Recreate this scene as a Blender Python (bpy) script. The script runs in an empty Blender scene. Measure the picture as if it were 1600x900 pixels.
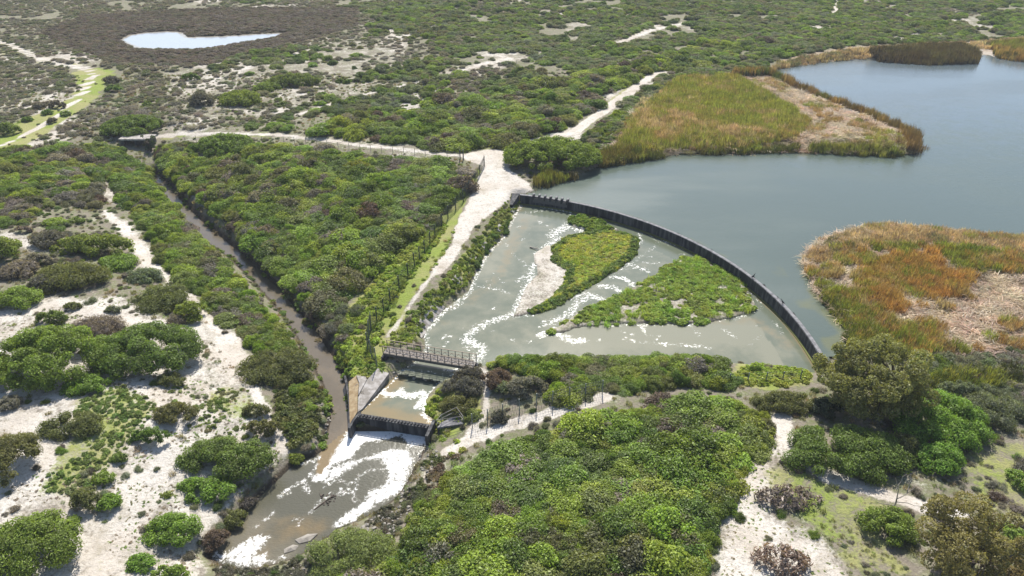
import bpy, bmesh, math, random
import numpy as np
from mathutils import Vector, Matrix

# ------------------------------------------------------------------ camera, sky, sun, exposure
S = bpy.context.scene
CAM_H, TILT, FPX = 50.0, math.radians(31.5), 1067.0      # height over the lake, tilt below the horizon, focal length in photo pixels
cam_d = bpy.data.cameras.new("camera"); cam = bpy.data.objects.new("camera", cam_d)
S.collection.objects.link(cam)
cam.location = (0, 0, CAM_H); cam.rotation_euler = (math.pi/2 - TILT, 0, 0)
cam_d.sensor_width = 36; cam_d.lens = 36*FPX/1600; cam_d.clip_end = 20000; cam_d.clip_start = 0.5
S.camera = cam
SUN_EL, SUN_AZ = math.radians(50), math.radians(3)       # the sun stands ahead of the camera, a touch to the right
w = bpy.data.worlds.new("World"); S.world = w; w.use_nodes = True
nt = w.node_tree; nt.nodes.clear()
sky = nt.nodes.new("ShaderNodeTexSky"); sky.sky_type = 'NISHITA'; sky.sun_disc = False
sky.sun_elevation = SUN_EL; sky.sun_rotation = SUN_AZ; sky.air_density = 1.0; sky.dust_density = 1.2; sky.altitude = 10
bg = nt.nodes.new("ShaderNodeBackground"); bg.inputs[1].default_value = 0.105
wo = nt.nodes.new("ShaderNodeOutputWorld")
nt.links.new(sky.outputs[0], bg.inputs[0]); nt.links.new(bg.outputs[0], wo.inputs[0])
sd_ = bpy.data.lights.new("sun", 'SUN'); sd_.energy = 4.8; sd_.angle = math.radians(0.53); sd_.color = (1.0, 0.955, 0.88)
sun = bpy.data.objects.new("sun", sd_); S.collection.objects.link(sun)
sdir = Vector((math.sin(SUN_AZ)*math.cos(SUN_EL), math.cos(SUN_AZ)*math.cos(SUN_EL), math.sin(SUN_EL)))
sun.rotation_euler = sdir.to_track_quat('Z', 'Y').to_euler()
S.view_settings.view_transform = 'Standard'; S.view_settings.look = 'None'
S.view_settings.exposure = 0.75; S.view_settings.gamma = 1.0
S.cycles.max_bounces = 6; S.cycles.diffuse_bounces = 3; S.cycles.transmission_bounces = 2; S.cycles.glossy_bounces = 2
S.cycles.volume_bounces = 0

rng = np.random.default_rng(7); random.seed(7)
# ------------------------------------------------------------------ survey: photo point -> place on the ground
cT, sT = math.cos(TILT), math.sin(TILT)
def P(px, py, z=0.0):
    px = np.asarray(px, float); py = np.asarray(py, float)
    x = (px-800)/FPX; y = (450-py)/FPX
    dy = cT+y*sT; dz = -sT+y*cT
    s = (z-CAM_H)/np.minimum(dz, -0.03)
    return np.stack([x*s, dy*s], -1)
def PP(pts, z=0.0):
    a = np.array(pts, float); return P(a[:, 0], a[:, 1], z)
def depth(x, y, z=0.0): return y*cT+(CAM_H-z)*sT
def ZP(ox, oy, s, pts): return [(ox+a/s, oy+b/s) for a, b in pts]

_tab = rng.random((64, 64))
def vnoise(x, y, sc, seed=0):
    u = np.asarray(x)/sc+seed*17.3; v = np.asarray(y)/sc+seed*9.7
    i = np.floor(u).astype(int); j = np.floor(v).astype(int); fu = u-i; fv = v-j
    fu = fu*fu*(3-2*fu); fv = fv*fv*(3-2*fv)
    g = lambda a, b: _tab[a % 64, b % 64]
    return (g(i, j)*(1-fu)+g(i+1, j)*fu)*(1-fv)+(g(i, j+1)*(1-fu)+g(i+1, j+1)*fu)*fv
def fbm(x, y, sc, seed=0): return .55*vnoise(x, y, sc, seed)+.3*vnoise(x, y, sc*.47, seed+3)+.15*vnoise(x, y, sc*.21, seed+5)
def sdp(pts, poly):
    """signed distance to a polygon, negative inside"""
    p = np.asarray(pts, float); d2 = np.full(len(p), 1e18); ins = np.zeros(len(p), bool)
    a = np.asarray(poly, float); b = np.roll(a, -1, 0)
    for (ax, ay), (bx, by) in zip(a, b):
        ex, ey = bx-ax, by-ay; wx = p[:, 0]-ax; wy = p[:, 1]-ay
        t = np.clip((wx*ex+wy*ey)/max(ex*ex+ey*ey, 1e-12), 0, 1)
        d2 = np.minimum(d2, (wx-ex*t)**2+(wy-ey*t)**2)
        if ay != by:
            c = ((ay > p[:, 1]) != (by > p[:, 1]))
            ins ^= c & (p[:, 0] < (bx-ax)*(p[:, 1]-ay)/(by-ay)+ax)
    d = np.sqrt(d2); return np.where(ins, -d, d)
def inside(pts, poly): return sdp(pts, poly) < 0
def dline(pts, line):
    p = np.asarray(pts, float); d2 = np.full(len(p), 1e18); L = np.asarray(line, float)
    for (ax, ay), (bx, by) in zip(L[:-1], L[1:]):
        ex, ey = bx-ax, by-ay; wx = p[:, 0]-ax; wy = p[:, 1]-ay
        t = np.clip((wx*ex+wy*ey)/max(ex*ex+ey*ey, 1e-12), 0, 1)
        d2 = np.minimum(d2, (wx-ex*t)**2+(wy-ey*t)**2)
    return np.sqrt(d2)
def sstep(a, b, x):
    t = np.clip((x-a)/(b-a), 0, 1); return t*t*(3-2*t)

# ------------------------------------------------------------------ levels and outlines of the water
LAKE, FAN, MID, LOW = 0.0, -1.5, -2.0, -3.4
crest_px = [(818, 304), (850, 309), (900, 317.5), (950, 329), (1000, 343), (1050, 361), (1100, 386), (1150, 418), (1200, 455), (1230, 482), (1255, 511), (1275, 542)]
cp = PP(crest_px, .18)
A_ = np.c_[2*cp, np.ones(len(cp))]; c_ = np.linalg.lstsq(A_, (cp**2).sum(1), rcond=None)[0]
WC = c_[:2]; WR = math.sqrt(c_[2]+WC@WC)
a_of = lambda q: math.atan2(q[1]-WC[1], q[0]-WC[0])
A0 = a_of(cp[0])+.012; A1 = a_of(PP([(1281, 566)], .18)[0])
def arc(r, n=60, a0=None, a1=None):
    t = np.linspace(A0 if a0 is None else a0, A1 if a1 is None else a1, n)
    return np.c_[WC[0]+r*np.cos(t), WC[1]+r*np.sin(t)]
canal = PP([(233, 268), (250, 292), (267, 318), (290, 350), (322, 376), (358, 402), (383, 425), (405, 448), (428, 474), (449, 500), (468, 530), (483, 560), (505, 597), (515, 620),
            (519, 640), (514, 669), (504, 698), (495, 727), (490, 745), (515, 745), (524, 712), (545, 680), (547, 668), (545, 640), (541, 605), (529, 572), (512, 545), (494, 518), (477, 500),
            (455, 473), (432, 448), (405, 420), (380, 398), (345, 370), (316, 346), (288, 319), (268, 290), (241, 268)], LOW)
pool = PP([(544, 674), (672, 674), (668, 692), (655, 712), (640, 745), (628, 765), (612, 783), (585, 800), (560, 812), (525, 826), (505, 843), (485, 858), (455, 872), (410, 886), (380, 889), (345, 881),
           (329, 869), (345, 853), (358, 833), (375, 808), (400, 784), (415, 768), (430, 755), (450, 735), (468, 720), (492, 714), (510, 700)], LOW)
midp = PP([(619, 586), (565, 642), (563, 648), (672, 664), (673, 655), (660, 645), (668, 618), (687, 597)], MID)
fan = np.concatenate([PP([(625, 581), (652, 562), (665, 543), (662, 518), (692, 484), (732, 455), (746, 421), (759, 398), (790, 367), (800, 340), (814, 316)], FAN), arc(WR-.1),
                      PP([(1262, 582), (1150, 568), (1000, 566), (900, 566), (800, 566), (745, 574), (715, 588), (692, 594)], FAN)])
lake = np.concatenate([PP([(838, 296), (850, 289), (900, 275), (920, 263), (960, 255), (1010, 247), (1060, 240), (1110, 238), (1160, 238), (1210, 235), (1260, 236), (1310, 239), (1360, 242), (1400, 244), (1422, 238),
                           (1427, 220), (1400, 206), (1350, 183), (1300, 165), (1250, 145), (1215, 127), (1205, 117), (1215, 108), (1250, 102), (1290, 97), (1340, 92), (1375, 95), (1450, 99), (1525, 98), (1537, 83), (1560, 90),
                           (1600, 95), (1800, 105), (2600, 110), (2600, 420), (1700, 388), (1600, 377), (1540, 372), (1470, 364), (1400, 357), (1350, 360), (1290, 377), (1268, 394), (1262, 420), (1275, 455), (1310, 490), (1335, 520),
                           (1330, 545), (1300, 565)], 0), arc(WR+.1)[::-1]])
pond = PP([(186, 63), (200, 55), (225, 51), (260, 49), (282, 50), (293, 58), (330, 57), (375, 55), (400, 53), (450, 51), (435, 57), (400, 64), (372, 68), (345, 73), (300, 78), (255, 77), (215, 76), (200, 70)], .2)
z5 = lambda pts: ZP(530, 300, 2.963, pts)
isl1 = PP(z5([(990, 250), (1060, 200), (1150, 185), (1230, 172), (1330, 187), (1385, 215), (1370, 280), (1300, 340), (1200, 400), (1100, 460), (1000, 522), (890, 560), (872, 548), (960, 510), (1040, 430), (1060, 350), (990, 320)]), FAN+.3)
isl1s = PP(z5([(800, 585), (860, 440), (915, 380), (895, 290), (960, 245), (1010, 255), (1005, 330), (1065, 350), (1045, 430), (965, 525), (880, 565)]), FAN)
isl1b = PP(z5([(1060, 110), (1110, 98), (1180, 122), (1230, 142), (1300, 165), (1290, 178), (1200, 182), (1130, 172), (1080, 155)]), FAN+.3)
isl2 = PP([(850, 517), (880, 503), (905, 482), (960, 463), (1000, 441), (1040, 415), (1070, 399), (1100, 402), (1140, 427), (1165, 442), (1172, 457), (1182, 470), (1181, 484), (1150, 494), (1100, 503), (1060, 504), (1010, 503), (960, 505), (900, 510), (880, 519)], FAN+.3)
z2 = lambda pts: ZP(1040, 350, 3.6, pts)
gaps2 = [PP(z2(g), FAN+.1) for g in ([(-30, 420), (60, 392), (125, 440), (100, 462), (20, 458)], [(235, 432), (470, 400), (420, 425), (300, 462)], [(40, 520), (170, 495), (165, 535), (60, 560)], [(275, 352), (330, 352), (325, 368), (285, 372)],
         [(410, 470), (470, 360), (560, 460), (500, 470)])] + [PP([(970, 480), (1010, 470), (1012, 478), (985, 490)], FAN+.1)]

_c = (canal[:19]+canal[::-1][:19])/2; _o = np.argsort(_c[:, 1]); CX, CY = _c[_o, 0], _c[_o, 1]
def base_z(x, y):
    z = .75+1.0*(fbm(x, y, 42, 1)-.5)+.7*(fbm(x, y, 13, 2)-.5)
    return z+np.clip((y-170)/400, 0, 1)*1.2
def terrain(x, y):
    x = np.asarray(x, float); y = np.asarray(y, float); p = np.stack([x.ravel(), y.ravel()], -1)
    z = base_z(p[:, 0], p[:, 1])
    near = (p[:, 1] < 230)
    dl = sdp(p, lake); dp = sdp(p, pond)
    z = np.where(dl < 14, np.minimum(z, LAKE+.05+np.where(dl > 0, .22*dl, 0)), z)
    z = np.where(dp < 14, np.minimum(z, .2+.05+np.where(dp > 0, .12*dp, 0)), z)
    rightb = p[:, 0] > np.interp(p[:, 1], CY, CX)
    for poly, zw, rise, s2, far in ((canal, LOW, 1.3, .15, 40), (pool, LOW, 1.0, .2, 30), (midp, MID, .8, .4, 15), (fan, FAN, 1.7, .05, 20)):
        d = np.full(len(p), 1e9); d[near] = sdp(p[near], poly)
        if poly is canal: rise = np.where(rightb, 1.7, 1.2)
        kk = np.where(rightb, 1.2, .75) if poly is canal else .75
        up = zw+.04+np.where(d > 0, np.minimum(kk*d, rise)+s2*np.maximum(d-rise/kk, 0), 0)
        m = (d < far) & (dl > 0.0) if poly is fan else (d < far)
        z = np.where(m, np.minimum(z, up), z)
        ins = d < 0
        z = np.where(ins, zw-.12-np.minimum(.5*-d, .8), z)
        if poly is fan:
            for isl, h in ((isl1, .25), (isl1s, .10), (isl1b, .2), (isl2, .2)):
                di = -sdp(p[near], isl); zi = np.full(len(p), -9.); zi[near] = np.where(di > 0, FAN+.02+np.minimum(.35*di, h), -9)
                z = np.maximum(z, zi)
    z = np.where(dl < 0, LAKE-.1-np.minimum(.4*-dl, 1.5), z)
    z = np.where(dp < 0, .2-.1-np.minimum(.2*-dp, .6), z)
    return z.reshape(x.shape)
def G(pts, lift=0.0):
    a = np.array(pts, float).reshape(-1, 2); z = np.zeros(len(a))
    for _ in range(7):
        q = P(a[:, 0], a[:, 1], z+lift); z = .35*z+.65*terrain(q[:, 0], q[:, 1])
    return q
def G3(px, py, lift=0.0):
    q = G([(px, py)], lift)[0]; return Vector((q[0], q[1], float(terrain(q[:1], q[1:2])[0])))

# ------------------------------------------------------------------ helpers for objects
COL = S.collection
def tag(o, label=None, cat=None, group=None, kind=None):
    if label: o["label"] = label
    if cat: o["category"] = cat
    if group: o["group"] = group
    if kind: o["kind"] = kind
    return o
def empty(name, loc, label, cat, group=None, rz=0):
    o = bpy.data.objects.new(name, None); COL.objects.link(o); o.location = loc; o.rotation_euler.z = rz; o.empty_display_size = .3
    return tag(o, label, cat, group)
def link(name, me, parent=None):
    o = bpy.data.objects.new(name, me); COL.objects.link(o)
    if parent: o.parent = parent
    return o
class MB:
    def __init__(s): s.v = []; s.f = []
    def poly(s, vs, fs):
        n = len(s.v); s.v += [tuple(v) for v in vs]; s.f += [tuple(i+n for i in f) for f in fs]
    def box(s, c, d, rz=0.0, taper=1.0):
        hx, hy, hz = d[0]/2, d[1]/2, d[2]/2; ca, sa = math.cos(rz), math.sin(rz); vs = []
        for k in (-1, 1):
            t = taper if k > 0 else 1
            for i, j in ((-1, -1), (1, -1), (1, 1), (-1, 1)):
                x, y = i*hx*t, j*hy*t; vs.append((c[0]+x*ca-y*sa, c[1]+x*sa+y*ca, c[2]+k*hz))
        s.poly(vs, [(3, 2, 1, 0), (4, 5, 6, 7), (0, 1, 5, 4), (1, 2, 6, 5), (2, 3, 7, 6), (3, 0, 4, 7)])
    def bar(s, a, b, r, n=5, r2=None):
        a = Vector(a); b = Vector(b); d = (b-a); u = d.orthogonal().normalized(); v = d.normalized().cross(u); r2 = r if r2 is None else r2; vs = []
        for q, rr in ((a, r), (b, r2)):
            for k in range(n):
                t = 2*math.pi*k/n; vs.append(q+u*math.cos(t)*rr+v*math.sin(t)*rr)
        s.poly(vs, [tuple(range(n))[::-1], tuple(range(n, 2*n))]+[(k, (k+1) % n, n+(k+1) % n, n+k) for k in range(n)])
    def prism(s, top, z0):
        n = len(top); vs = list(top)+[(p[0], p[1], z0 if not callable(z0) else z0(p)) for p in top]
        s.poly(vs, [tuple(range(n)), tuple(range(2*n-1, n-1, -1))]+[(i, n+i, n+(i+1) % n, (i+1) % n) for i in range(n)])
    def mesh(s, name, m, smooth=False):
        me = bpy.data.meshes.new(name); me.from_pydata(s.v, [], s.f); me.materials.append(m)
        bm = bmesh.new(); bm.from_mesh(me); bmesh.ops.recalc_face_normals(bm, faces=bm.faces); bm.to_mesh(me); bm.free()
        if smooth: me.polygons.foreach_set("use_smooth", [True]*len(me.polygons))
        return me
    def build(s, name, m, parent=None, smooth=False):
        return link(name, s.mesh(name, m, smooth), parent)
def npmesh(name, V, F, mat, smooth=False):
    me = bpy.data.meshes.new(name); V = np.asarray(V, np.float32); F = np.asarray(F, np.int32); k = F.shape[1]
    me.vertices.add(len(V)); me.vertices.foreach_set("co", V.ravel())
    me.loops.add(F.size); me.loops.foreach_set("vertex_index", F.ravel())
    me.polygons.add(len(F)); me.polygons.foreach_set("loop_start", np.arange(0, F.size, k, dtype=np.int32))
    me.polygons.foreach_set("use_smooth", np.full(len(F), smooth)); me.materials.append(mat); me.update(calc_edges=True)
    return me
def fattr(me, name, a):
    at = me.attributes.new(name, 'FLOAT', 'POINT'); at.data.foreach_set("value", np.asarray(a, np.float32).ravel())

# ------------------------------------------------------------------ materials
class N:
    def __init__(s, name):
        s.m = bpy.data.materials.new(name); s.m.use_nodes = True; s.t = s.m.node_tree; s.t.nodes.clear(); s.out = s.t.nodes.new("ShaderNodeOutputMaterial")
    def n(s, typ, ins=None, **kw):
        nd = s.t.nodes.new("ShaderNode"+typ)
        for k, v in kw.items(): setattr(nd, k, v)
        for k, v in (ins or {}).items():
            if isinstance(v, bpy.types.NodeSocket): s.t.links.new(v, nd.inputs[k])
            else: nd.inputs[k].default_value = v
        return nd
    def at(s, name, typ='GEOMETRY'): return s.n("Attribute", attribute_name=name, attribute_type=typ)
    def noise(s, sc, det=3, vec=None, rough=.55):
        d = {"Scale": sc, "Detail": det, "Roughness": rough}
        if vec is not None: d["Vector"] = vec
        return s.n("TexNoise", d).outputs["Fac"]
    def math(s, op, a, b=0.0, clamp=False): return s.n("Math", {0: a, 1: b}, operation=op, use_clamp=clamp).outputs[0]
    def map(s, v, a, b, c=0.0, d=1.0): return s.n("MapRange", {"Value": v, "From Min": a, "From Max": b, "To Min": c, "To Max": d}, interpolation_type='SMOOTHSTEP').outputs[0]
    def mix(s, f, a, b, bt='MIX'):
        nd = s.t.nodes.new("ShaderNodeMix"); nd.data_type = 'RGBA'; nd.blend_type = bt
        for i, v in ((0, f), (6, a), (7, b)):
            if isinstance(v, bpy.types.NodeSocket): s.t.links.new(v, nd.inputs[i])
            else: nd.inputs[i].default_value = v if i == 0 else (*v, 1) if len(v) == 3 else v
        return nd.outputs[2]
    def pos(s): return s.n("NewGeometry").outputs["Position"]
    def bump(s, h, dist, st=1.0): return s.n("Bump", {"Height": h, "Distance": dist, "Strength": st}).outputs[0]
    def surf(s, sock): s.t.links.new(sock, s.out.inputs[0]); return s.m
    def pbr(s, col, rough=.8, bump=None, spec=.3):
        d = {"Base Color": col if isinstance(col, bpy.types.NodeSocket) else (*col, 1), "Roughness": rough, "Specular IOR Level": spec}
        if bump is not None: d["Normal"] = bump
        return s.surf(s.n("BsdfPrincipled", d).outputs[0])
def simple(name, col, rough=.7, var=.35, sc=3.0, bump=.01):
    m = N(name); f = m.noise(sc, 5, m.pos()); c = m.mix(f, tuple(k*(1-var) for k in col), tuple(k*(1+var) for k in col))
    return m.pbr(c, rough, m.bump(f, bump) if bump else None)
def concrete(name, col, dark, amt=.5):
    m = N(name); p = m.pos()
    st = m.noise(1.0, 5, m.n("VectorMath", {0: p, 1: (1.7, 1.7, .25)}, operation='MULTIPLY').outputs[0]); fi = m.noise(9, 4, p)
    c = m.mix(m.map(st, amt-.15, amt+.2), dark, col); c = m.mix(m.map(fi, .35, .75, 0, .35), c, tuple(k*.5 for k in col))
    return m.pbr(c, .85, m.bump(fi, .02))
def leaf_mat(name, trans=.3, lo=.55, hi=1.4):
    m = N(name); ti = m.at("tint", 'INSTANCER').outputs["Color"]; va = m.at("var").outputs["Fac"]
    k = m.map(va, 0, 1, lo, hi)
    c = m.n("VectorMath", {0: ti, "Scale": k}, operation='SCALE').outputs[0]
    d = m.n("BsdfDiffuse", {"Color": c}).outputs[0]
    tc = m.n("VectorMath", {0: c, 1: (1.45, 1.4, .6)}, operation='MULTIPLY').outputs[0]
    t = m.n("BsdfTranslucent", {"Color": tc}).outputs[0]
    a = m.n("MixShader", {0: trans, 1: d, 2: t}).outputs[0]
    g = m.n("BsdfGlossy", {"Color": (1, 1, 1, 1), "Roughness": .5}).outputs[0]
    return m.surf(m.n("MixShader", {0: .018, 1: a, 2: g}).outputs[0])
LEAF = leaf_mat("foliage_leaf", .42, .5, 1.5); BLADE = leaf_mat("reed_blade", .4, .5, 1.6); TWIG = leaf_mat("dry_twig", .25, .5, 1.5)
BARK = simple("bark", (.09, .07, .055), .9); BLEACH = simple("bleached_wood", (.28, .25, .21), .9)
STEEL = simple("weathered_steel", (.10, .095, .09), .6, .3); GALV = simple("galvanised_pole", (.16, .18, .17), .55, .3)
BOARD = simple("grey_timber", (.22, .195, .175), .85, .3, 2.0); RAIL = simple("rail_tan", (.26, .21, .155), .7, .3)
WIRE = simple("fence_wire", (.045, .06, .045), .6, .3)
CONC = concrete("pale_concrete", (.40, .375, .35), (.20, .18, .155)); CONC_D = concrete("wet_dark_concrete", (.12, .118, .115), (.02, .021, .025), .54)
CONC_T = concrete("tan_stained_concrete", (.36, .28, .17), (.22, .15, .075)); COPING = concrete("coping_concrete", (.22, .215, .22), (.09, .09, .095), .45)
ROCK = simple("grey_rock", (.24, .22, .19), .9, .5, 2.5, .03)

def ground_mat():
    m = N("ground"); p = m.pos(); A = {k: m.at(k).outputs["Fac"] for k in ("sand", "grass", "dark", "straw")}
    n1 = m.noise(.9, 6, p, .65); n2 = m.noise(3.5, 5, p, .65); n3 = m.noise(.16, 4, p); n4 = m.noise(9.0, 3, p, .6)
    mixn = m.math('ADD', m.math('ADD', m.math('MULTIPLY', n1, .6), m.math('MULTIPLY', n2, .5)), m.math('MULTIPLY', m.noise(.3, 4, p, .6), .5)); mixn = m.math('SUBTRACT', mixn, .3)
    lit = m.mix(n2, (.105, .092, .07), (.27, .235, .19)); lit = m.mix(m.map(n1, .40, .62, 0, .85), lit, (.125, .14, .06))
    th = lambda a, k=1.1, w=.2: m.map(m.math('ADD', a, m.math('MULTIPLY', m.math('SUBTRACT', mixn, .5), k)), .5-w, .5+w)
    sand = m.mix(n1, (.40, .37, .325), (.63, .60, .55)); sand = m.mix(m.map(n4, .50, .68, 0, .5), sand, (.27, .22, .175)); sand = m.mix(m.map(m.noise(2.6, 5, p, .72), .53, .64, 0, .7), sand, (.24, .21, .16)); sand = m.mix(m.map(n3, .4, .65, 0, .5), sand, (.37, .315, .255)); sand = m.mix(m.map(m.noise(.45, 5, p, .7), .5, .68, 0, .65), sand, (.27, .235, .18))
    gr = m.mix(n2, (.11, .15, .03), (.26, .31, .07)); gr = m.mix(m.map(n3, .38, .6, 0, .7), gr, (.27, .245, .12))
    c = m.mix(th(A["straw"], .9), lit, m.mix(n2, (.16, .12, .075), (.40, .32, .23)))
    c = m.mix(th(A["sand"], 1.5), c, sand); c = m.mix(th(A["grass"], 1.5), c, gr)
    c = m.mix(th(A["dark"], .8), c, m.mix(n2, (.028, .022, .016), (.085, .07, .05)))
    h = m.math('ADD', n2, m.math('MULTIPLY', n1, 1.5))
    return m.pbr(c, .95, m.bump(h, .12), .1)
GROUND = ground_mat()
def water_mat(name, shallow, deep, brown, rough=.12, rip=6.0, bst=.04):
    m = N(name); p = m.pos(); foam = m.at("foam").outputs["Fac"]; br = m.at("brown").outputs["Fac"]; sh = m.at("shoal").outputs["Fac"]
    n0 = m.noise(.35, 4, p, .6); n1 = m.noise(1.3, 6, p, .7); n2 = m.noise(5.0, 4, p, .6)
    wav = m.noise(rip, 3, m.n("VectorMath", {0: p, 1: (.55, 1.0, 1.0)}, operation='MULTIPLY').outputs[0])
    c = m.mix(m.map(m.math('ADD', sh, m.math('SUBTRACT', n0, .5)), .2, .8), deep, shallow)
    c = m.mix(m.map(m.math('ADD', br, m.math('MULTIPLY', m.math('SUBTRACT', n0, .5), .9)), .25, .8), c, brown)
    f = m.math('ADD', m.math('MULTIPLY', foam, .85), m.math('ADD', m.math('MULTIPLY', m.math('SUBTRACT', n1, .5), 1.2), m.math('MULTIPLY', m.math('SUBTRACT', m.noise(2.6, 7, p, .8), .5), 2.9)))
    f = m.map(f, .36, .95); f = m.math('MULTIPLY', f, m.map(foam, .02, .2))
    c = m.mix(f, c, m.mix(n2, (.62, .61, .57), (.84, .83, .81)))
    r = m.math('ADD', m.map(f, 0, 1, 0, .6), m.map(m.noise(.05, 3, m.n('VectorMath', {0: p, 1: (.5, 1.4, 1)}, operation='MULTIPLY').outputs[0]), .35, .65, rough*.6, rough*1.6))
    h = m.math('ADD', wav, m.math('MULTIPLY', f, .6))
    return m.pbr(c, r, m.bump(h, bst), .4)
W_LAKE = water_mat("lake_water", (.08, .105, .115), (.07, .092, .076), (.10, .11, .06), .16, 2.2, .03)  # first colour is the far water, with the sky's reflection painted in
W_FAN = water_mat("basin_water", (.18, .18, .13), (.10, .115, .082), (.185, .145, .075), .09, 6.0, .012)
W_POOL = water_mat("pool_water", (.13, .115, .08), (.08, .077, .055), (.165, .12, .06), .12, 5.0, .03)
W_CANAL = water_mat("canal_water", (.12, .098, .068), (.095, .078, .054), (.15, .11, .065), .13, 4.0, .02)
W_POND = water_mat("pond_water", (.34, .36, .38), (.31, .33, .36), (.3, .27, .22), .12, 1.0, .01)

# ------------------------------------------------------------------ roads, paths and ground cover, as surveyed
main_road = G([(722, 246), (735, 238), (770, 234), (806, 229), (803, 240), (793, 255), (800, 268), (828, 288), (830, 297), (812, 299), (797, 311), (775, 328), (752, 346), (728, 366), (706, 384), (712, 355), (726, 325), (738, 300), (752, 270), (754, 258), (734, 252)])
strips = [  # polyline, half width m, sand strength
    (G([(735, 352), (708, 392), (684, 424)]), 1.0, .8), (G([(735, 345), (700, 402), (668, 440), (640, 478), (620, 508), (607, 525)]), .4, .75), (G([(800, 233), (850, 216), (898, 206), (930, 182), (965, 157), (1000, 131), (1030, 114)]), 1.3, 1.0),
    (G([(195, 216), (260, 212), (330, 209), (400, 210), (440, 211), (500, 217), (560, 227), (640, 234), (722, 243)]), .7, .9),
    (G([(-60, 55), (0, 64), (30, 78), (60, 92), (100, 101), (130, 107), (148, 117), (135, 135), (130, 148), (110, 163), (90, 180), (60, 198), (20, 218), (0, 227), (-40, 240)]), .8, 1.3),
    (G([(1222, 652), (1228, 680), (1242, 706), (1262, 724), (1290, 741), (1330, 756), (1380, 772), (1440, 790), (1500, 800)]), .8, 1.0),
    (G([(700, 705), (740, 686), (790, 667), (850, 650), (900, 633), (945, 620)]), .8, .95), (G([(753, 575), (757, 600), (760, 620), (757, 640), (748, 660), (735, 680)]), .35, 1.0),
    (G([(165, 330), (195, 360), (225, 400), (250, 425), (285, 450), (305, 472), (330, 505), (350, 540), (372, 575), (395, 605), (415, 645), (440, 685), (447, 715), (440, 745)]), .5, 1.0),
    (G([(0, 470), (60, 480), (100, 470), (160, 490), (220, 505), (300, 510)]), 1.2, .8), (G([(470, 178), (560, 150), (640, 132), (720, 110), (800, 90)]), .9, .75), (G([(960, 70), (1010, 50), (1070, 36)]), 1.5, .7), (G([(1308, -20), (1306, 22)]), 1.2, .9)]
GL = lambda pts: G(pts)
sand_polys = [(GL(p), s) for p, s in [
    ([(-150, 440), (0, 480), (60, 455), (130, 465), (200, 460), (260, 500), (330, 505), (390, 590), (440, 680), (450, 730), (390, 780), (340, 860), (300, 960), (-200, 1000), (-300, 700)], .62),
    ([(150, 620), (250, 600), (320, 610), (300, 700), (260, 800), (180, 900), (100, 900), (160, 760), (220, 700)], .8), ([(20, 640), (80, 650), (110, 720), (60, 780), (0, 770), (0, 660)], .85),
    ([(165, 335), (200, 345), (240, 390), (245, 420), (215, 420), (190, 370)], .8), ([(0, 350), (50, 370), (120, 400), (60, 395), (0, 380)], .7), ([(320, 505), (370, 520), (410, 590), (380, 610), (330, 560)], .85), ([(115, 262), (170, 260), (172, 272), (130, 272)], .9),
    ([(1110, 900), (1115, 830), (1155, 740), (1200, 700), (1225, 760), (1200, 800), (1290, 840), (1330, 900), (1300, 1000), (1100, 1000)], .72), ([(1215, 655), (1240, 660), (1240, 700), (1200, 740), (1160, 770), (1150, 740), (1200, 700)], .75),
    ([(700, 715), (690, 740), (655, 775), (640, 760), (670, 725)], .75), ([(425, 740), (450, 715), (470, 718), (445, 755), (420, 770)], .9), ([(470, 668), (512, 664), (515, 690), (495, 715), (480, 712)], .62),
    ([(560, 275), (580, 272), (575, 290), (558, 292)], .8), ([(600, 45), (690, 38), (680, 55), (600, 62)], .6), ([(680, 110), (780, 92), (770, 104), (690, 122)], .5), ([(250, 110), (420, 100), (520, 60), (640, 60), (640, 130), (420, 180), (260, 190)], .40),
    ([(1240, 480), (1330, 500), (1330, 520), (1250, 520)], .3), ([(250, 195), (420, 195), (600, 212), (720, 230), (650, 238), (420, 216), (250, 216)], .36)]]
grass_polys = [(GL(p), s) for p, s in [
    ([(-60, 235), (40, 186), (95, 165), (128, 138), (115, 112), (150, 106), (178, 112), (165, 132), (140, 160), (95, 190), (35, 230), (-40, 266)], 1.4), ([(-60, 50), (10, 62), (70, 88), (130, 100), (120, 112), (50, 98), (-60, 75)], .5),
    ([(560, 600), (535, 580), (520, 540), (530, 495), (585, 425), (650, 365), (695, 335), (745, 262), (756, 268), (735, 310), (715, 360), (690, 420), (650, 470), (615, 540), (600, 575)], .8), ([(735, 252), (760, 232), (800, 225), (780, 238), (750, 240)], .7),
    ([(640, 530), (665, 470), (720, 400), (790, 325), (815, 298), (822, 312), (790, 360), (750, 405), (720, 450), (690, 480), (655, 530)], .8), ([(1130, 600), (1150, 570), (1200, 565), (1275, 572), (1270, 600), (1200, 610)], .9),
    ([(1190, 730), (1240, 715), (1320, 755), (1420, 800), (1380, 840), (1440, 900), (1330, 900), (1290, 840), (1240, 800), (1200, 770)], .5), ([(120, 620), (190, 600), (250, 630), (200, 700), (120, 780), (60, 770), (100, 690)], .6),
    ([(340, 600), (400, 600), (430, 650), (380, 660), (310, 640)], .5), ([(440, 610), (500, 640), (490, 690), (450, 700), (430, 660)], .75), ([(915, 205), (960, 165), (1005, 130), (1030, 112), (1024, 110), (990, 128), (940, 165), (900, 200)], .8),
    ([(200, 218), (260, 209), (420, 206), (420, 214), (260, 219)], .7), ([(560, 575), (590, 560), (620, 580), (590, 600)], .7), ([(650, 640), (690, 600), (750, 600), (760, 640), (700, 690)], .75), ([(1500, 700), (1600, 690), (1700, 800), (1600, 830), (1520, 780)], .55)]]
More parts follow.
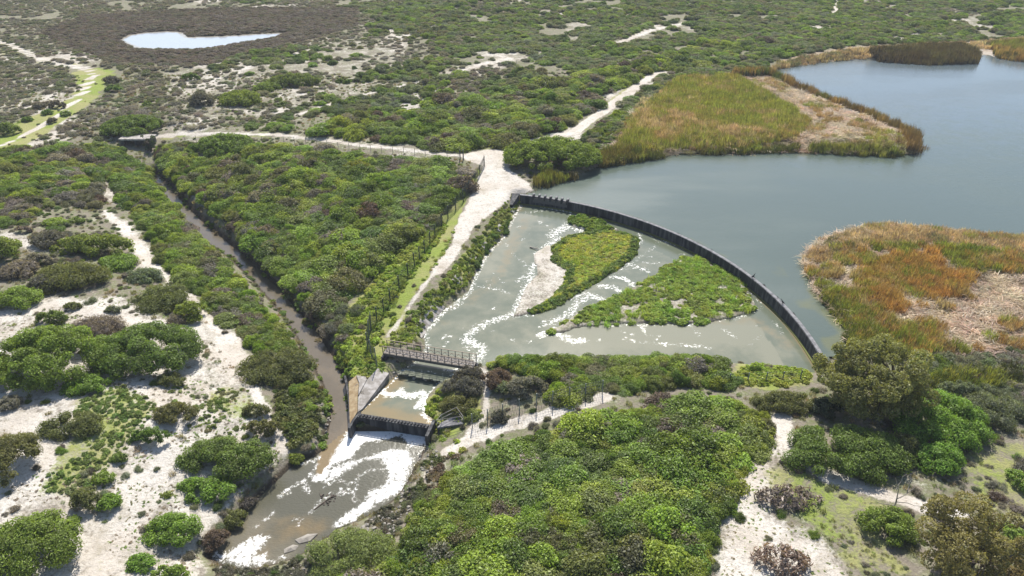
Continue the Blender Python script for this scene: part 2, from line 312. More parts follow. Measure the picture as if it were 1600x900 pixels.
dark_polys = [(GL(p), s) for p, s in [([(60, 50), (130, 25), (330, 12), (560, 12), (560, 40), (480, 65), (380, 85), (330, 102), (180, 100), (100, 72)], .8), ([(560, 850), (600, 790), (650, 760), (660, 800), (600, 850)], .6),
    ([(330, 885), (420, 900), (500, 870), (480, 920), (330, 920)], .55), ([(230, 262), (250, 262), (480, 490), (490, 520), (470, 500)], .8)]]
straw_polys = [(GL(p), s) for p, s in [([(985, 170), (1050, 115), (1200, 108), (1300, 160), (1430, 208), (1420, 245), (1200, 240), (1000, 245), (920, 262)], .8), ([(1265, 380), (1380, 350), (1600, 372), (1900, 400), (1900, 560), (1600, 545), (1400, 545), (1330, 540), (1275, 450)], .9),
    ([(1180, 112), (1230, 90), (1330, 72), (1600, 60), (1900, 70), (1900, 100), (1530, 84), (1340, 95), (1210, 112)], .8)]]

# ------------------------------------------------------------------ ground: one sheet out to the horizon
def axis(lo, hi, fine_lo, fine_hi, d0, grow, dmax):
    c = list(np.arange(fine_lo, fine_hi+1e-6, d0)); d = d0
    while c[-1] < hi: d = min(d*grow, dmax if c[-1] < 420 else 1e9); c.append(c[-1]+d)
    d = d0
    while c[0] > lo: d = min(d*grow, dmax if c[0] > -300 else 1e9); c.insert(0, c[0]-d)
    return np.array(c)
gx = axis(-6000, 6000, -48, 48, .36, 1.025, 2.4); gy = axis(-300, 8000, 34, 118, .36, 1.018, 2.2)
X, Y = np.meshgrid(gx, gy); Zt = terrain(X, Y); nx, ny = len(gx), len(gy)
pts = np.stack([X.ravel(), Y.ravel()], -1)
V = np.c_[pts, Zt.ravel()]
ii = (np.arange(ny-1)[:, None]*nx+np.arange(nx-1)[None, :]).ravel()
gm = npmesh("ground", V, np.c_[ii, ii+1, ii+nx+1, ii+nx], GROUND, True)
vis = (pts[:, 1] > 10) & (pts[:, 1] < 480) & (abs(pts[:, 0]) < 380)
def paint(polys, soft=1.2, base=0.0):
    a = np.full(len(pts), base); q = pts[vis]; r = a[vis]
    for poly, s in polys: r = np.maximum(r, s*sstep(soft, -soft, sdp(q, poly)))
    a[vis] = r; return a
sand = paint(sand_polys, 1.8, .22); sand = np.maximum(sand, .0)
fl = fbm(pts[:, 0], pts[:, 1], 16, 8)
sand = np.where(vis, np.maximum(sand, .25+.33*sstep(.52, .75, fl)*(pts[:, 1] > 110)), sand)
grass = paint(grass_polys, .9, .12); dark = paint(dark_polys, 2.0); straw = paint(straw_polys, 1.5)
q = pts[vis]; sv = sand[vis]; gv = grass[vis]
mr = sdp(q, main_road); k = sstep(.8, -.6, mr+.7*(vnoise(q[:, 0], q[:, 1], 1.6, 4)-.5)); sv = np.maximum(sv, k); gv *= 1-k
for ln, hw, s in strips:
    k = s*sstep(hw+.5, hw-.35, dline(q, ln)+.5*(vnoise(q[:, 0], q[:, 1], 1.3, 6)-.5)); sv = np.maximum(sv, k); gv *= 1-.9*k
for isl, s in ((isl1s, .55), (isl1, .45), (isl2, .4), (isl1b, .5)): sv = np.maximum(sv, s*sstep(.3, -.2, sdp(q, isl)))
dk = dark[vis]
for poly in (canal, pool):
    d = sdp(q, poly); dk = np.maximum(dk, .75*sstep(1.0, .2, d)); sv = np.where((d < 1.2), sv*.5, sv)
sand[vis] = sv; grass[vis] = gv; dark[vis] = dk
for nme, a in (("sand", sand), ("grass", grass), ("dark", dark), ("straw", straw)): fattr(gm, nme, a)
tag(link("ground", gm), "rolling pale sand and leaf litter under the coastal scrub", None, None, "structure")

# ------------------------------------------------------------------ water
def water(name, poly, z, mat, step, label, strokes=(), polys=(), brown=None, shoal=None, pad=.6, ymax=None):
    lo = poly.min(0)-1; hi = poly.max(0)+1
    xs = np.arange(lo[0], hi[0]+step, step); ys = np.arange(lo[1], hi[1]+step, step); Xw, Yw = np.meshgrid(xs, ys); p = np.stack([Xw.ravel(), Yw.ravel()], -1)
    keep = (sdp(p, poly) < pad).reshape(Xw.shape); kc = keep[:-1, :-1] & keep[1:, 1:] & keep[:-1, 1:] & keep[1:, :-1]
    i = (np.arange(len(ys)-1)[:, None]*len(xs)+np.arange(len(xs)-1)[None, :])[kc]; F = np.stack([i, i+1, i+len(xs)+1, i+len(xs)], -1)
    used = np.unique(F); re = np.full(len(p), -1); re[used] = np.arange(len(used)); F = re[F]; p = p[used]
    me = npmesh(name, np.c_[p, np.full(len(p), z)], F, mat, True)
    fo = np.zeros(len(p))
    for ln, wd, s in strokes: fo = np.maximum(fo, s*sstep(wd*1.3, wd*.2, dline(p, PP(ln, z))))
    for pl, s in polys: fo = np.maximum(fo, s*sstep(.45, -.45, sdp(p, PP(pl, z)))) if s > 0 else fo*(1+s*sstep(.4, -.4, sdp(p, PP(pl, z))))
    fattr(me, "foam", fo); fattr(me, "brown", brown(p) if brown else np.zeros(len(p))); fattr(me, "shoal", shoal(p) if shoal else np.full(len(p), .3))
    return tag(link(name, me), label, None, None, "structure")
# lake: outline fan-triangulated far away, one grid near
lk = lake.copy(); lk[:, 0] = np.minimum(lk[:, 0], 330)
def lake_brown(p): return .8*sstep(9, 0, dline(p, G([(1300, 500), (1290, 470), (1270, 420), (1300, 545)])))*sstep(.35, .8, vnoise(p[:, 0], p[:, 1], 3.0, 3))+.45*sstep(3.0, 0, sdp(p, lake)*-1-0.0)*(p[:, 1] > 90)
water("lake", lk, LAKE, W_LAKE, .8, "calm grey blue lake held back by the curved weir", brown=lake_brown, shoal=lambda p: sstep(95, 210, p[:, 1])*.9+.05, pad=.0 if False else .3)  # sky reflection put into the colour: lake turns bluer with distance
fan_rad = lambda p: np.hypot(p[:, 0]-WC[0], p[:, 1]-WC[1])
def fan_brown(p):
    r = fan_rad(p); a = .75*sstep(.9, .1, WR-r-.35)
    for ln in ([(815, 320), (770, 385), (720, 440), (690, 500)], [(735, 470), (780, 430), (820, 345)], [(1110, 500), (1190, 505), (1230, 540)]): a = np.maximum(a, .42*sstep(2.5, .3, dline(p, PP(ln, FAN))))
    return a
def fan_shoal(p):
    r = fan_rad(p); return np.where(WR-r < 4.2, .0, .42)+.5*sstep(6, 0, dline(p, PP([(900, 530), (1000, 525), (1100, 520), (1200, 520), (1240, 560)], FAN)))+.3*sstep(5, 0, dline(p, PP([(760, 420), (800, 350), (830, 330)], FAN)))
fs = [([(738, 572), (746, 560), (756, 543), (742, 536), (729, 533), (730, 525), (739, 517), (763, 504), (793, 494), (815, 487)], .75, .85), ([(729, 531), (745, 540)], 1.0, .9), ([(745, 560), (735, 575), (715, 582)], 1.1, .8),
      ([(690, 530), (697, 524), (704, 526)], .3, .75), ([(694, 540), (699, 535)], .3, .7), ([(725, 543), (735, 546)], .35, .75), ([(848, 318), (870, 322), (893, 327)], .9, 1.0), ([(848, 324), (890, 331)], .6, .75), ([(822, 332), (850, 330)], .5, .55),
      ([(818, 316), (800, 342), (788, 370), (760, 399), (747, 424), (733, 457), (694, 487), (664, 520), (668, 545), (650, 564), (628, 580)], .5, .75), ([(692, 487), (715, 480), (728, 462), (734, 452)], .4, .7), ([(655, 520), (664, 543), (667, 560)], .6, .7),
      ([(862, 368), (880, 356), (893, 350), (910, 362)], 1.2, .85), ([(893, 335), (890, 352)], .6, .6), ([(840, 398), (856, 384), (870, 372)], 1.0, .85), ([(835, 412), (826, 440), (812, 470), (803, 493)], .8, .8), ([(808, 440), (818, 432)], .5, .75),
      ([(750, 448), (775, 452), (795, 458)], .45, .6), ([(800, 494), (830, 492), (850, 485)], .5, .7), ([(855, 505), (890, 490), (905, 470), (925, 462)], .9, .72), ([(885, 466), (915, 459), (940, 467)], .8, .8), ([(938, 447), (955, 448), (970, 454)], .8, .82),
      ([(957, 433), (975, 434), (990, 446)], .6, .78), ([(982, 412), (1000, 418), (1012, 424)], .6, .75), ([(960, 430), (1030, 380), (1010, 360)], .5, .4), ([(1005, 410), (1030, 411)], .4, .6), ([(1040, 377), (1058, 384)], .5, .7), ([(1000, 352), (1040, 372), (1070, 388)], .6, .45),
      ([(845, 523), (868, 520), (895, 533), (910, 532)], .8, .92), ([(866, 514), (880, 528)], .6, .8), ([(1072, 541), (1090, 541), (1110, 544)], .4, .7), ([(1000, 505), (1008, 520)], .35, .75), ([(1075, 505), (1095, 525)], .4, .5), ([(1130, 515), (1150, 527)], .35, .6), ([(1210, 503), (1222, 520)], .4, .5),
      ([(975, 532), (1040, 538), (1100, 540)], .35, .5), ([(842, 345), (845, 350)], .4, .7), ([(853, 352), (857, 353)], .35, .7), ([(800, 395), (812, 405)], .3, .55), ([(930, 402), (950, 392)], .3, .45), ([(640, 577), (720, 590)], .35, .5), ([(696, 578), (722, 584)], .5, .75),
      ([(985, 390), (1002, 376), (1000, 365)], .6, .6), ([(1150, 440), (1180, 460), (1190, 480)], .5, .4), ([(905, 508), (960, 507), (1060, 507), (1150, 497), (1183, 485)], .45, .55)]
for k in range(150):
    px = random.uniform(690, 1200); py = random.uniform(340, 540); fs.append(([(px, py), (px+random.uniform(-9, 9), py+random.uniform(-1, 4))], random.uniform(.15, .36), random.uniform(.45, .75)))
water("basin", fan, FAN, W_FAN, .3, "shallow foam streaked water spread below the curved weir", [(l_, w_*1.1, s_*.72) for l_, w_, s_ in fs], [([(800, 494), (845, 425), (836, 400), (856, 384), (866, 390), (850, 430), (820, 485)], .62)], fan_brown, fan_shoal, .5)
water("stilling_pool", midp, MID, W_FAN, .22, "olive brown water between the footbridge and the toothed weir",
      [(ZP(520, 560, 5.625, [(440, 280), (470, 320), (540, 320), (600, 290), (640, 320), (720, 320), (790, 290), (810, 340), (770, 390), (745, 430)]), .55, .95), (ZP(520, 560, 5.625, [(600, 270), (590, 320), (690, 340), (800, 320)]), .5, .85), ([(566, 641), (600, 610), (620, 590)], .22, .6), ([(672, 658), (660, 645), (668, 618), (688, 598)], .35, .7)],
      [], lambda p: .25+.5*sstep(2.2, .2, dline(p, PP([(620, 588), (565, 642), (672, 662)], MID))), lambda p: np.full(len(p), .3), .35)
zq = lambda pts: ZP(300, 640, 3.462, pts)
pool_polys = [(zq([(850, 105), (910, 50), (1140, 95), (1290, 110), (1260, 190), (1180, 200), (1130, 140), (1060, 160), (930, 175), (860, 260), (760, 300), (720, 390), (655, 385), (650, 360), (690, 350), (740, 300), (790, 200)]), 1.35),
              (zq([(860, 275), (960, 255), (1060, 215), (1165, 215), (1200, 280), (1165, 350), (1150, 420), (1080, 470), (990, 520), (880, 600), (800, 640), (760, 630), (830, 560), (930, 500), (960, 440), (1050, 410), (1060, 330), (1020, 270), (930, 270), (780, 370), (730, 395), (740, 330)]), 1.05),
              (zq([(180, 780), (240, 740), (300, 700), (370, 680), (420, 690), (390, 740), (330, 790), (400, 780), (410, 810), (370, 850), (330, 840), (260, 850), (110, 800), (120, 770)]), 1.05), (zq([(420, 830), (500, 770), (520, 800), (450, 835)]), .6)]
pool_st = [(zq([(470, 470), (540, 420), (600, 390), (640, 350), (680, 300)]), .35, .62), (zq([(560, 400), (610, 380), (640, 450), (600, 420)]), .3, .6), (zq([(540, 600), (600, 580), (570, 630)]), .25, .6), (zq([(330, 640), (430, 570), (440, 550)]), .3, .5),
           (zq([(720, 420), (780, 380), (850, 400), (900, 370), (880, 440), (800, 430)]), .28, .55), (zq([(900, 360), (960, 330), (1040, 320)]), .25, .55), (zq([(640, 560), (690, 500), (760, 450)]), .3, .5), (zq([(800, 450), (880, 460), (900, 520)]), .4, .5), (zq([(580, 300), (650, 280), (690, 260)]), .4, .6), (zq([(480, 470), (520, 450)]), .4, .5)]
def pool_brown(p):
    return np.maximum(.62*sstep(3.0, -2.2, sdp(p, PP(zq([(330, 720), (450, 620), (560, 600), (640, 600), (720, 590), (760, 640), (660, 690), (540, 700), (440, 760), (400, 800), (330, 800), (420, 700)]), LOW))), 1.1*sstep(.5, -.4, sdp(p, PP(zq([(765, -10), (855, -10), (845, 105), (790, 200), (735, 300), (700, 360), (670, 350), (680, 290), (710, 200), (745, 100)]), LOW))))
lowp = np.concatenate([pool]); water("lower_pool", lowp, LOW, W_POOL, .22, "foamy brown pool below the toothed weir", pool_st, pool_polys, pool_brown, lambda p: .15+.5*sstep(4, 0, dline(p, PP(zq([(330, 640), (240, 720), (480, 780)]), LOW))), .4)
water("canal_water", canal, LOW-.006, W_CANAL, .4, "narrow brown drainage canal running down to the foamy pool", [([(520, 700), (545, 678)], .3, .5)], [], lambda p: .3*sstep(85, 60, p[:, 1]), lambda p: np.full(len(p), .4), .35)
water("pond", pond, .2, W_POND, 1.0, "pale pond in dark heath far off at the upper left", brown=lambda p: .9*sstep(2.5, .4, -sdp(p, pond)), pad=1.0)

# ------------------------------------------------------------------ plants: prototypes
def dirs(n, zmin=-.3):
    z = rng.uniform(zmin, 1, n); a = rng.uniform(0, 2*math.pi, n); r = np.sqrt(1-z*z); return np.c_[r*np.cos(a), r*np.sin(a), z]
def cards(C, Nn, size, var, asp=.62):
    """one leaf spray per point: a bent diamond of two triangles"""
    n = len(C); t = np.cross(Nn, rng.normal(size=(n, 3))); t /= np.linalg.norm(t, axis=1, keepdims=True)+1e-9; b = np.cross(Nn, t); s = size[:, None]
    bend = Nn*s*rng.uniform(-.25, .25, (n, 1))
    V = np.stack([C-t*s*.5, C+b*s*.5*asp+bend, C+t*s*.5, C-b*s*.5*asp+bend], 1).reshape(-1, 3); i = np.arange(n)[:, None]*4
    F = np.concatenate([i+[0, 1, 2], i+[0, 2, 3]], 1).reshape(-1, 3)
    return V, F, np.repeat(var, 4)
_ico = None
def ico():
    global _ico
    if _ico is None:
        bm = bmesh.new(); bmesh.ops.create_icosphere(bm, subdivisions=1, radius=1); bm.verts.ensure_lookup_table()
        _ico = (np.array([v.co[:] for v in bm.verts]), np.array([[v.index for v in f.verts] for f in bm.faces])); bm.free()
    return _ico
def crown(name, lobes, rad, size, dens, rough=.55, core=.72, zmin=-.35, mat=None, asp=.62, flatten=1.0):
    """leaf sprays over a set of round lobes, with leafy cores so that the ground does not show through"""
    Vs, Fs, Vr = [], [], []; k = 0
    for c, r in zip(lobes, rad):
        n = max(12, int(dens*4*math.pi*r*r*.65/(size*size*.35))); d = dirs(n, zmin)
        C = c+d*(r*(1+rng.normal(0, .10, (n, 1)))-.06*size)*[1, 1, flatten]
        dist = np.min([np.linalg.norm((C-c2)/[1, 1, flatten], axis=1)/r2 for c2, r2 in zip(lobes, rad)], 0) if len(lobes) < 90 else np.ones(n)
        ok = (dist > .80) & (C[:, 2] > .02); C = C[ok]; d = d[ok]; n = len(C)
        if n:
            Nn = d+[0, 0, .35]+rng.normal(0, rough, (n, 3)); Nn /= np.linalg.norm(Nn, axis=1, keepdims=True)
            lv = rng.uniform(-.18, .18); v, f, q = cards(C, Nn, size*rng.uniform(.6, 1.35, n), np.clip(rng.normal(.45+lv, .2, n), 0, 1), asp)
            Vs.append(v); Fs.append(f+k); Vr.append(q); k += len(v)
        if core:
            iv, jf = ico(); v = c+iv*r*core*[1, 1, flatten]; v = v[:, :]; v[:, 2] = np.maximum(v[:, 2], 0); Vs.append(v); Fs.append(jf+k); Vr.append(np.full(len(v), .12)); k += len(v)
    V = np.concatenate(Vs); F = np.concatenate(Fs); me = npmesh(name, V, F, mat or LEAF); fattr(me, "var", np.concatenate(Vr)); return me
def mound(name, rx, ry, h, lobe, size, dens=.9, **kw):
    n = max(6, int(2.1*rx*ry/(lobe*lobe))); L = []; R = []
    for i in range(n*3):
        if len(L) >= n: break
        a = random.uniform(0, 2*math.pi); u = math.sqrt(random.random()); x, y = u*math.cos(a), u*math.sin(a)
        r = lobe*random.uniform(.6, 1.25); x *= max(rx-.6*r, .1); y *= max(ry-.6*r, .1)
        z = (h-r)*math.sqrt(max(0, 1-.92*u*u))*random.uniform(.8, 1.12)
        if all((x-l[0])**2+(y-l[1])**2+(z-l[2])**2 > (.48*lobe)**2 for l in L): L.append((x, y, max(z, .15*r))); R.append(r)
    return crown(name, np.array(L), np.array(R), size, dens, **kw)
def reedmesh(name, n, h, spread, lean, width, mat=None, flat=False, n2=3):
    a = rng.uniform(0, 2*math.pi, n); r = spread*np.sqrt(rng.random(n)); B = np.c_[r*np.cos(a), r*np.sin(a), np.zeros(n)]
    la = rng.uniform(0, 2*math.pi, n); ll = rng.uniform(.1, 1, n)*lean; H = h*rng.uniform(.6, 1.1, n)
    d = np.c_[np.cos(la), np.sin(la), np.zeros(n)]; sd = np.c_[-np.sin(la+rng.normal(0, .6, n)), np.cos(la), np.zeros(n)]*width*.5
    up = np.array([0, 0, 1.0])
    if flat: B[:, 2] = rng.uniform(.02, .35, n); M = B+d*H[:, None]*.5+up*rng.uniform(.0, .25, (n, 1)); T = B+d*H[:, None]+up*rng.uniform(-.1, .3, (n, 1)); T[:, 2] = np.maximum(T[:, 2], .03)
    else: M = B+d*(ll*H*.3)[:, None]+up*(H*.6)[:, None]; T = B+d*(ll*H*.9)[:, None]+up*(H*(1-.35*ll))[:, None]
    V = np.stack([B-sd, B+sd, M-sd*.9, M+sd*.9, T], 1).reshape(-1, 3); i = np.arange(n)[:, None]*5
    F = np.concatenate([i+[0, 1, 3], i+[0, 3, 2], i+[2, 3, 4]], 1).reshape(-1, 3)
    me = npmesh(name, V, F, mat or BLADE); fattr(me, "var", np.repeat(np.clip(rng.normal(.5, .22, n), 0, 1), 5)); return me
PROTO = {}
def proto(kind, meshes):
    c = bpy.data.collections.new(kind+"_prototypes")
    for i, me in enumerate(meshes): o = bpy.data.objects.new(f"{kind}_{i:02d}", me); c.objects.link(o)
    PROTO[kind] = (c, len(meshes), meshes)
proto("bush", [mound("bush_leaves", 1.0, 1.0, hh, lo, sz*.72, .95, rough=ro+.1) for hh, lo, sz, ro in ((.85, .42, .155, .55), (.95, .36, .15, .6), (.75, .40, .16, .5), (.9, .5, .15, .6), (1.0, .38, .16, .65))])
proto("heath", [mound("heath_leaves", 1.0, 1.0, hh, lo, .12, .75, rough=.8, asp=.4) for hh, lo in ((.8, .5), (.65, .45), (.9, .6))])
proto("reed", [reedmesh("reed_leaves", 110, 1.0, .75, .55, .05) for _ in range(4)])
proto("fallen_reed", [reedmesh("reed_leaves", 90, 1.1, .8, .5, .06, flat=True) for _ in range(3)])
proto("herb", [mound("herb_leaves", 1.0, 1.0, hh, .4, .26, .9, rough=.45, asp=.8, core=.6) for hh in (.5, .7, .9)])
proto("tuft", [reedmesh("grass_blades", 60, .9, .6, .9, .06) for _ in range(3)])
def rockmesh():
    iv, jf = ico(); v = iv*[1, .8, .6]*(1+rng.normal(0, .16, (len(iv), 1))); me = npmesh("rock", v, jf, ROCK); return me
proto("rock", [rockmesh() for _ in range(4)])
GROUPS = {}
def gn(kind):
    if kind in GROUPS: return GROUPS[kind]
    ng = bpy.data.node_groups.new("scatter_"+kind, 'GeometryNodeTree')
    ng.interface.new_socket("Geometry", in_out='INPUT', socket_type='NodeSocketGeometry'); ng.interface.new_socket("Geometry", in_out='OUTPUT', socket_type='NodeSocketGeometry')
    n = ng.nodes.new; gi = n('NodeGroupInput'); go = n('NodeGroupOutput'); m2p = n('GeometryNodeMeshToPoints'); ip = n('GeometryNodeInstanceOnPoints'); ci = n('GeometryNodeCollectionInfo')
    ci.inputs['Collection'].default_value = PROTO[kind][0]; ci.inputs['Separate Children'].default_value = True; ci.inputs['Reset Children'].default_value = True
    def na(name, t): a = n('GeometryNodeInputNamedAttribute'); a.data_type = t; a.inputs['Name'].default_value = name; return a.outputs['Attribute']
    L = ng.links.new; L(gi.outputs[0], m2p.inputs['Mesh']); L(m2p.outputs[0], ip.inputs['Points']); L(ci.outputs[0], ip.inputs['Instance'])
    ip.inputs['Pick Instance'].default_value = True; L(na('idx', 'INT'), ip.inputs['Instance Index'])
    er = n('FunctionNodeEulerToRotation'); L(na('rot', 'FLOAT_VECTOR'), er.inputs[0]); L(er.outputs[0], ip.inputs['Rotation']); L(na('scl', 'FLOAT_VECTOR'), ip.inputs['Scale'])
    L(ip.outputs[0], go.inputs[0]); GROUPS[kind] = ng; return ng
def scatter(name, kind, xy, scale, tint, label, zoff=-.05, lean=.12, zscale=None, group=None):
    n = len(xy)
    if n == 0: return None
    z = terrain(xy[:, 0], xy[:, 1])+zoff
    me = bpy.data.meshes.new(name); me.vertices.add(n); me.vertices.foreach_set("co", np.c_[xy, z].astype(np.float32).ravel())
    a = me.attributes.new("idx", 'INT', 'POINT'); a.data.foreach_set("value", rng.integers(0, PROTO[kind][1], n).astype(np.int32))
    a = me.attributes.new("rot", 'FLOAT_VECTOR', 'POINT'); a.data.foreach_set("vector", np.c_[rng.normal(0, lean, n), rng.normal(0, lean, n), rng.uniform(0, 6.28, n)].astype(np.float32).ravel())
    zs = np.ones(n) if zscale is None else zscale
    a = me.attributes.new("scl", 'FLOAT_VECTOR', 'POINT'); a.data.foreach_set("vector", np.c_[scale*rng.uniform(.85, 1.2, n), scale*rng.uniform(.85, 1.2, n), scale*zs*rng.uniform(.8, 1.15, n)].astype(np.float32).ravel())
    a = me.attributes.new("tint", 'FLOAT_COLOR', 'POINT'); a.data.foreach_set("color", np.c_[tint, np.ones(n)].astype(np.float32).ravel())
    o = link(name, me); md = o.modifiers.new("scatter", 'NODES'); md.node_group = gn(kind); tag(o, label, None, group, "stuff"); return o
def palette(n, cols, sel=None, jit=.20):
    cols = np.array(cols); i = (np.clip(sel, 0, .999)*len(cols)).astype(int) if sel is not None else rng.integers(0, len(cols), n)
    return cols[i]*rng.uniform(1-jit, 1+jit, (n, 1))*rng.uniform(.93, 1.07, (n, 3))
def jgrid(poly, step, keep=1.0):
    lo = poly.min(0); hi = poly.max(0); xs = np.arange(lo[0], hi[0], step); ys = np.arange(lo[1], hi[1], step)
    X, Y = np.meshgrid(xs, ys); X = X+(np.arange(len(ys)) % 2)[:, None]*step*.5; p = np.stack([X.ravel(), Y.ravel()], -1)+rng.uniform(-.42, .42, (X.size, 2))*step
    p = p[rng.random(len(p)) < keep]; return p[inside(p, poly)]
def seen(p, mx=.12):
    d = depth(p[:, 0], p[:, 1]); px = p[:, 0]/d*FPX; py = -(p[:, 1]*sT-CAM_H*cT)/d*FPX
    return (abs(px) < 800*(1+mx)+60) & (py < 450*(1+mx)+120)
ROADS = [(ln, hw) for ln, hw, s in strips]
def clear(p, roads=.5, water_=.3, extra=(), skip=()):
    ok = sdp(p, main_road) > roads
    for i, (ln, hw) in enumerate(ROADS):
        if i not in skip: ok &= dline(p, ln) > hw*.75+roads+(1.3 if i in (2, 3) else 0)
    for w_ in (lake, pond, canal, pool, midp, fan): ok &= sdp(p, w_) > water_
    for e in extra: ok &= ~inside(p, e)
    return ok

GREEN = [(.10, .155, .026), (.15, .222, .03), (.195, .275, .034), (.245, .30, .042), (.135, .20, .032), (.18, .21, .055)]
GREYG = [(.17, .20, .10), (.20, .22, .13), (.15, .18, .09), (.22, .22, .15)]
GREY = [(.19, .17, .135), (.23, .205, .17), (.16, .145, .115), (.20, .18, .14)]
BROWN = [(.12, .085, .06), (.15, .10, .075)]

# ------------------------------------------------------------------ single shrubs and trees, each a thing of its own
FOOT = []     # footprints kept free of thicket
TINTS = dict(green=(.19, .25, .036), deep=(.14, .205, .036), bright=(.18, .285, .04), lime=(.20, .29, .04), olive=(.165, .175, .058), grey=(.23, .205, .165), dgrey=(.14, .135, .11), gg=(.17, .20, .11), pale=(.25, .29, .085), brown=(.17, .12, .09), purple=(.30, .225, .19), orange=(.24, .19, .075), conifer=(.06, .085, .04))
def shrub(cx, cy, wpx, hpx, tint, label, kind="leafy", name="shrub", group="single shrubs on the open ground", cat="shrub"):
    d0 = G3(cx, cy, .6); dd = depth(d0.x, d0.y, d0.z); m = dd/FPX; W = wpx*m; v = math.atan2(CAM_H-d0.z, d0.y); D = .82*W
    if hpx > wpx: D = min(hpx/wpx, 1.5)*.82*W
    H = (hpx*m-D*math.sin(v))/math.cos(v); H = min(max(H, .42*W if W < 5 else .24*W), .85*W, 5.5)
    D = min(max((hpx*m-H*math.cos(v)*.9)/math.sin(v), .4*W), 1.6*W)
    q = G3(cx, cy, .42*H); rx, ry = W/2*1.12, D/2*1.12; px1 = FPX/dd
    size = max(.17, min(.30, 2.6/px1*1.0)); lobe = min(max(.30*min(rx, ry), .32), .9)
    if kind == "twig": me = mound("dry_brush", rx, ry, H*.9, lobe*.9, .7, 2.6, rough=1.0, asp=.07, core=.45, mat=TWIG)
    if kind == "twig":
        o = link(name, me)
    else:
        kw = dict(rough=.55, asp=.62) if kind == "leafy" else dict(rough=.85, asp=.42) if kind == "fine" else dict(rough=.4, asp=.85)
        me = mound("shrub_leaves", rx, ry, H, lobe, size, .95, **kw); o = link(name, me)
    o.location = (q.x, q.y, q.z-.08); o["tint"] = [float(k*random.uniform(.94, 1.06)) for k in TINTS[tint]]
    FOOT.append((q.x, q.y, rx, ry)); return tag(o, label, cat, group)
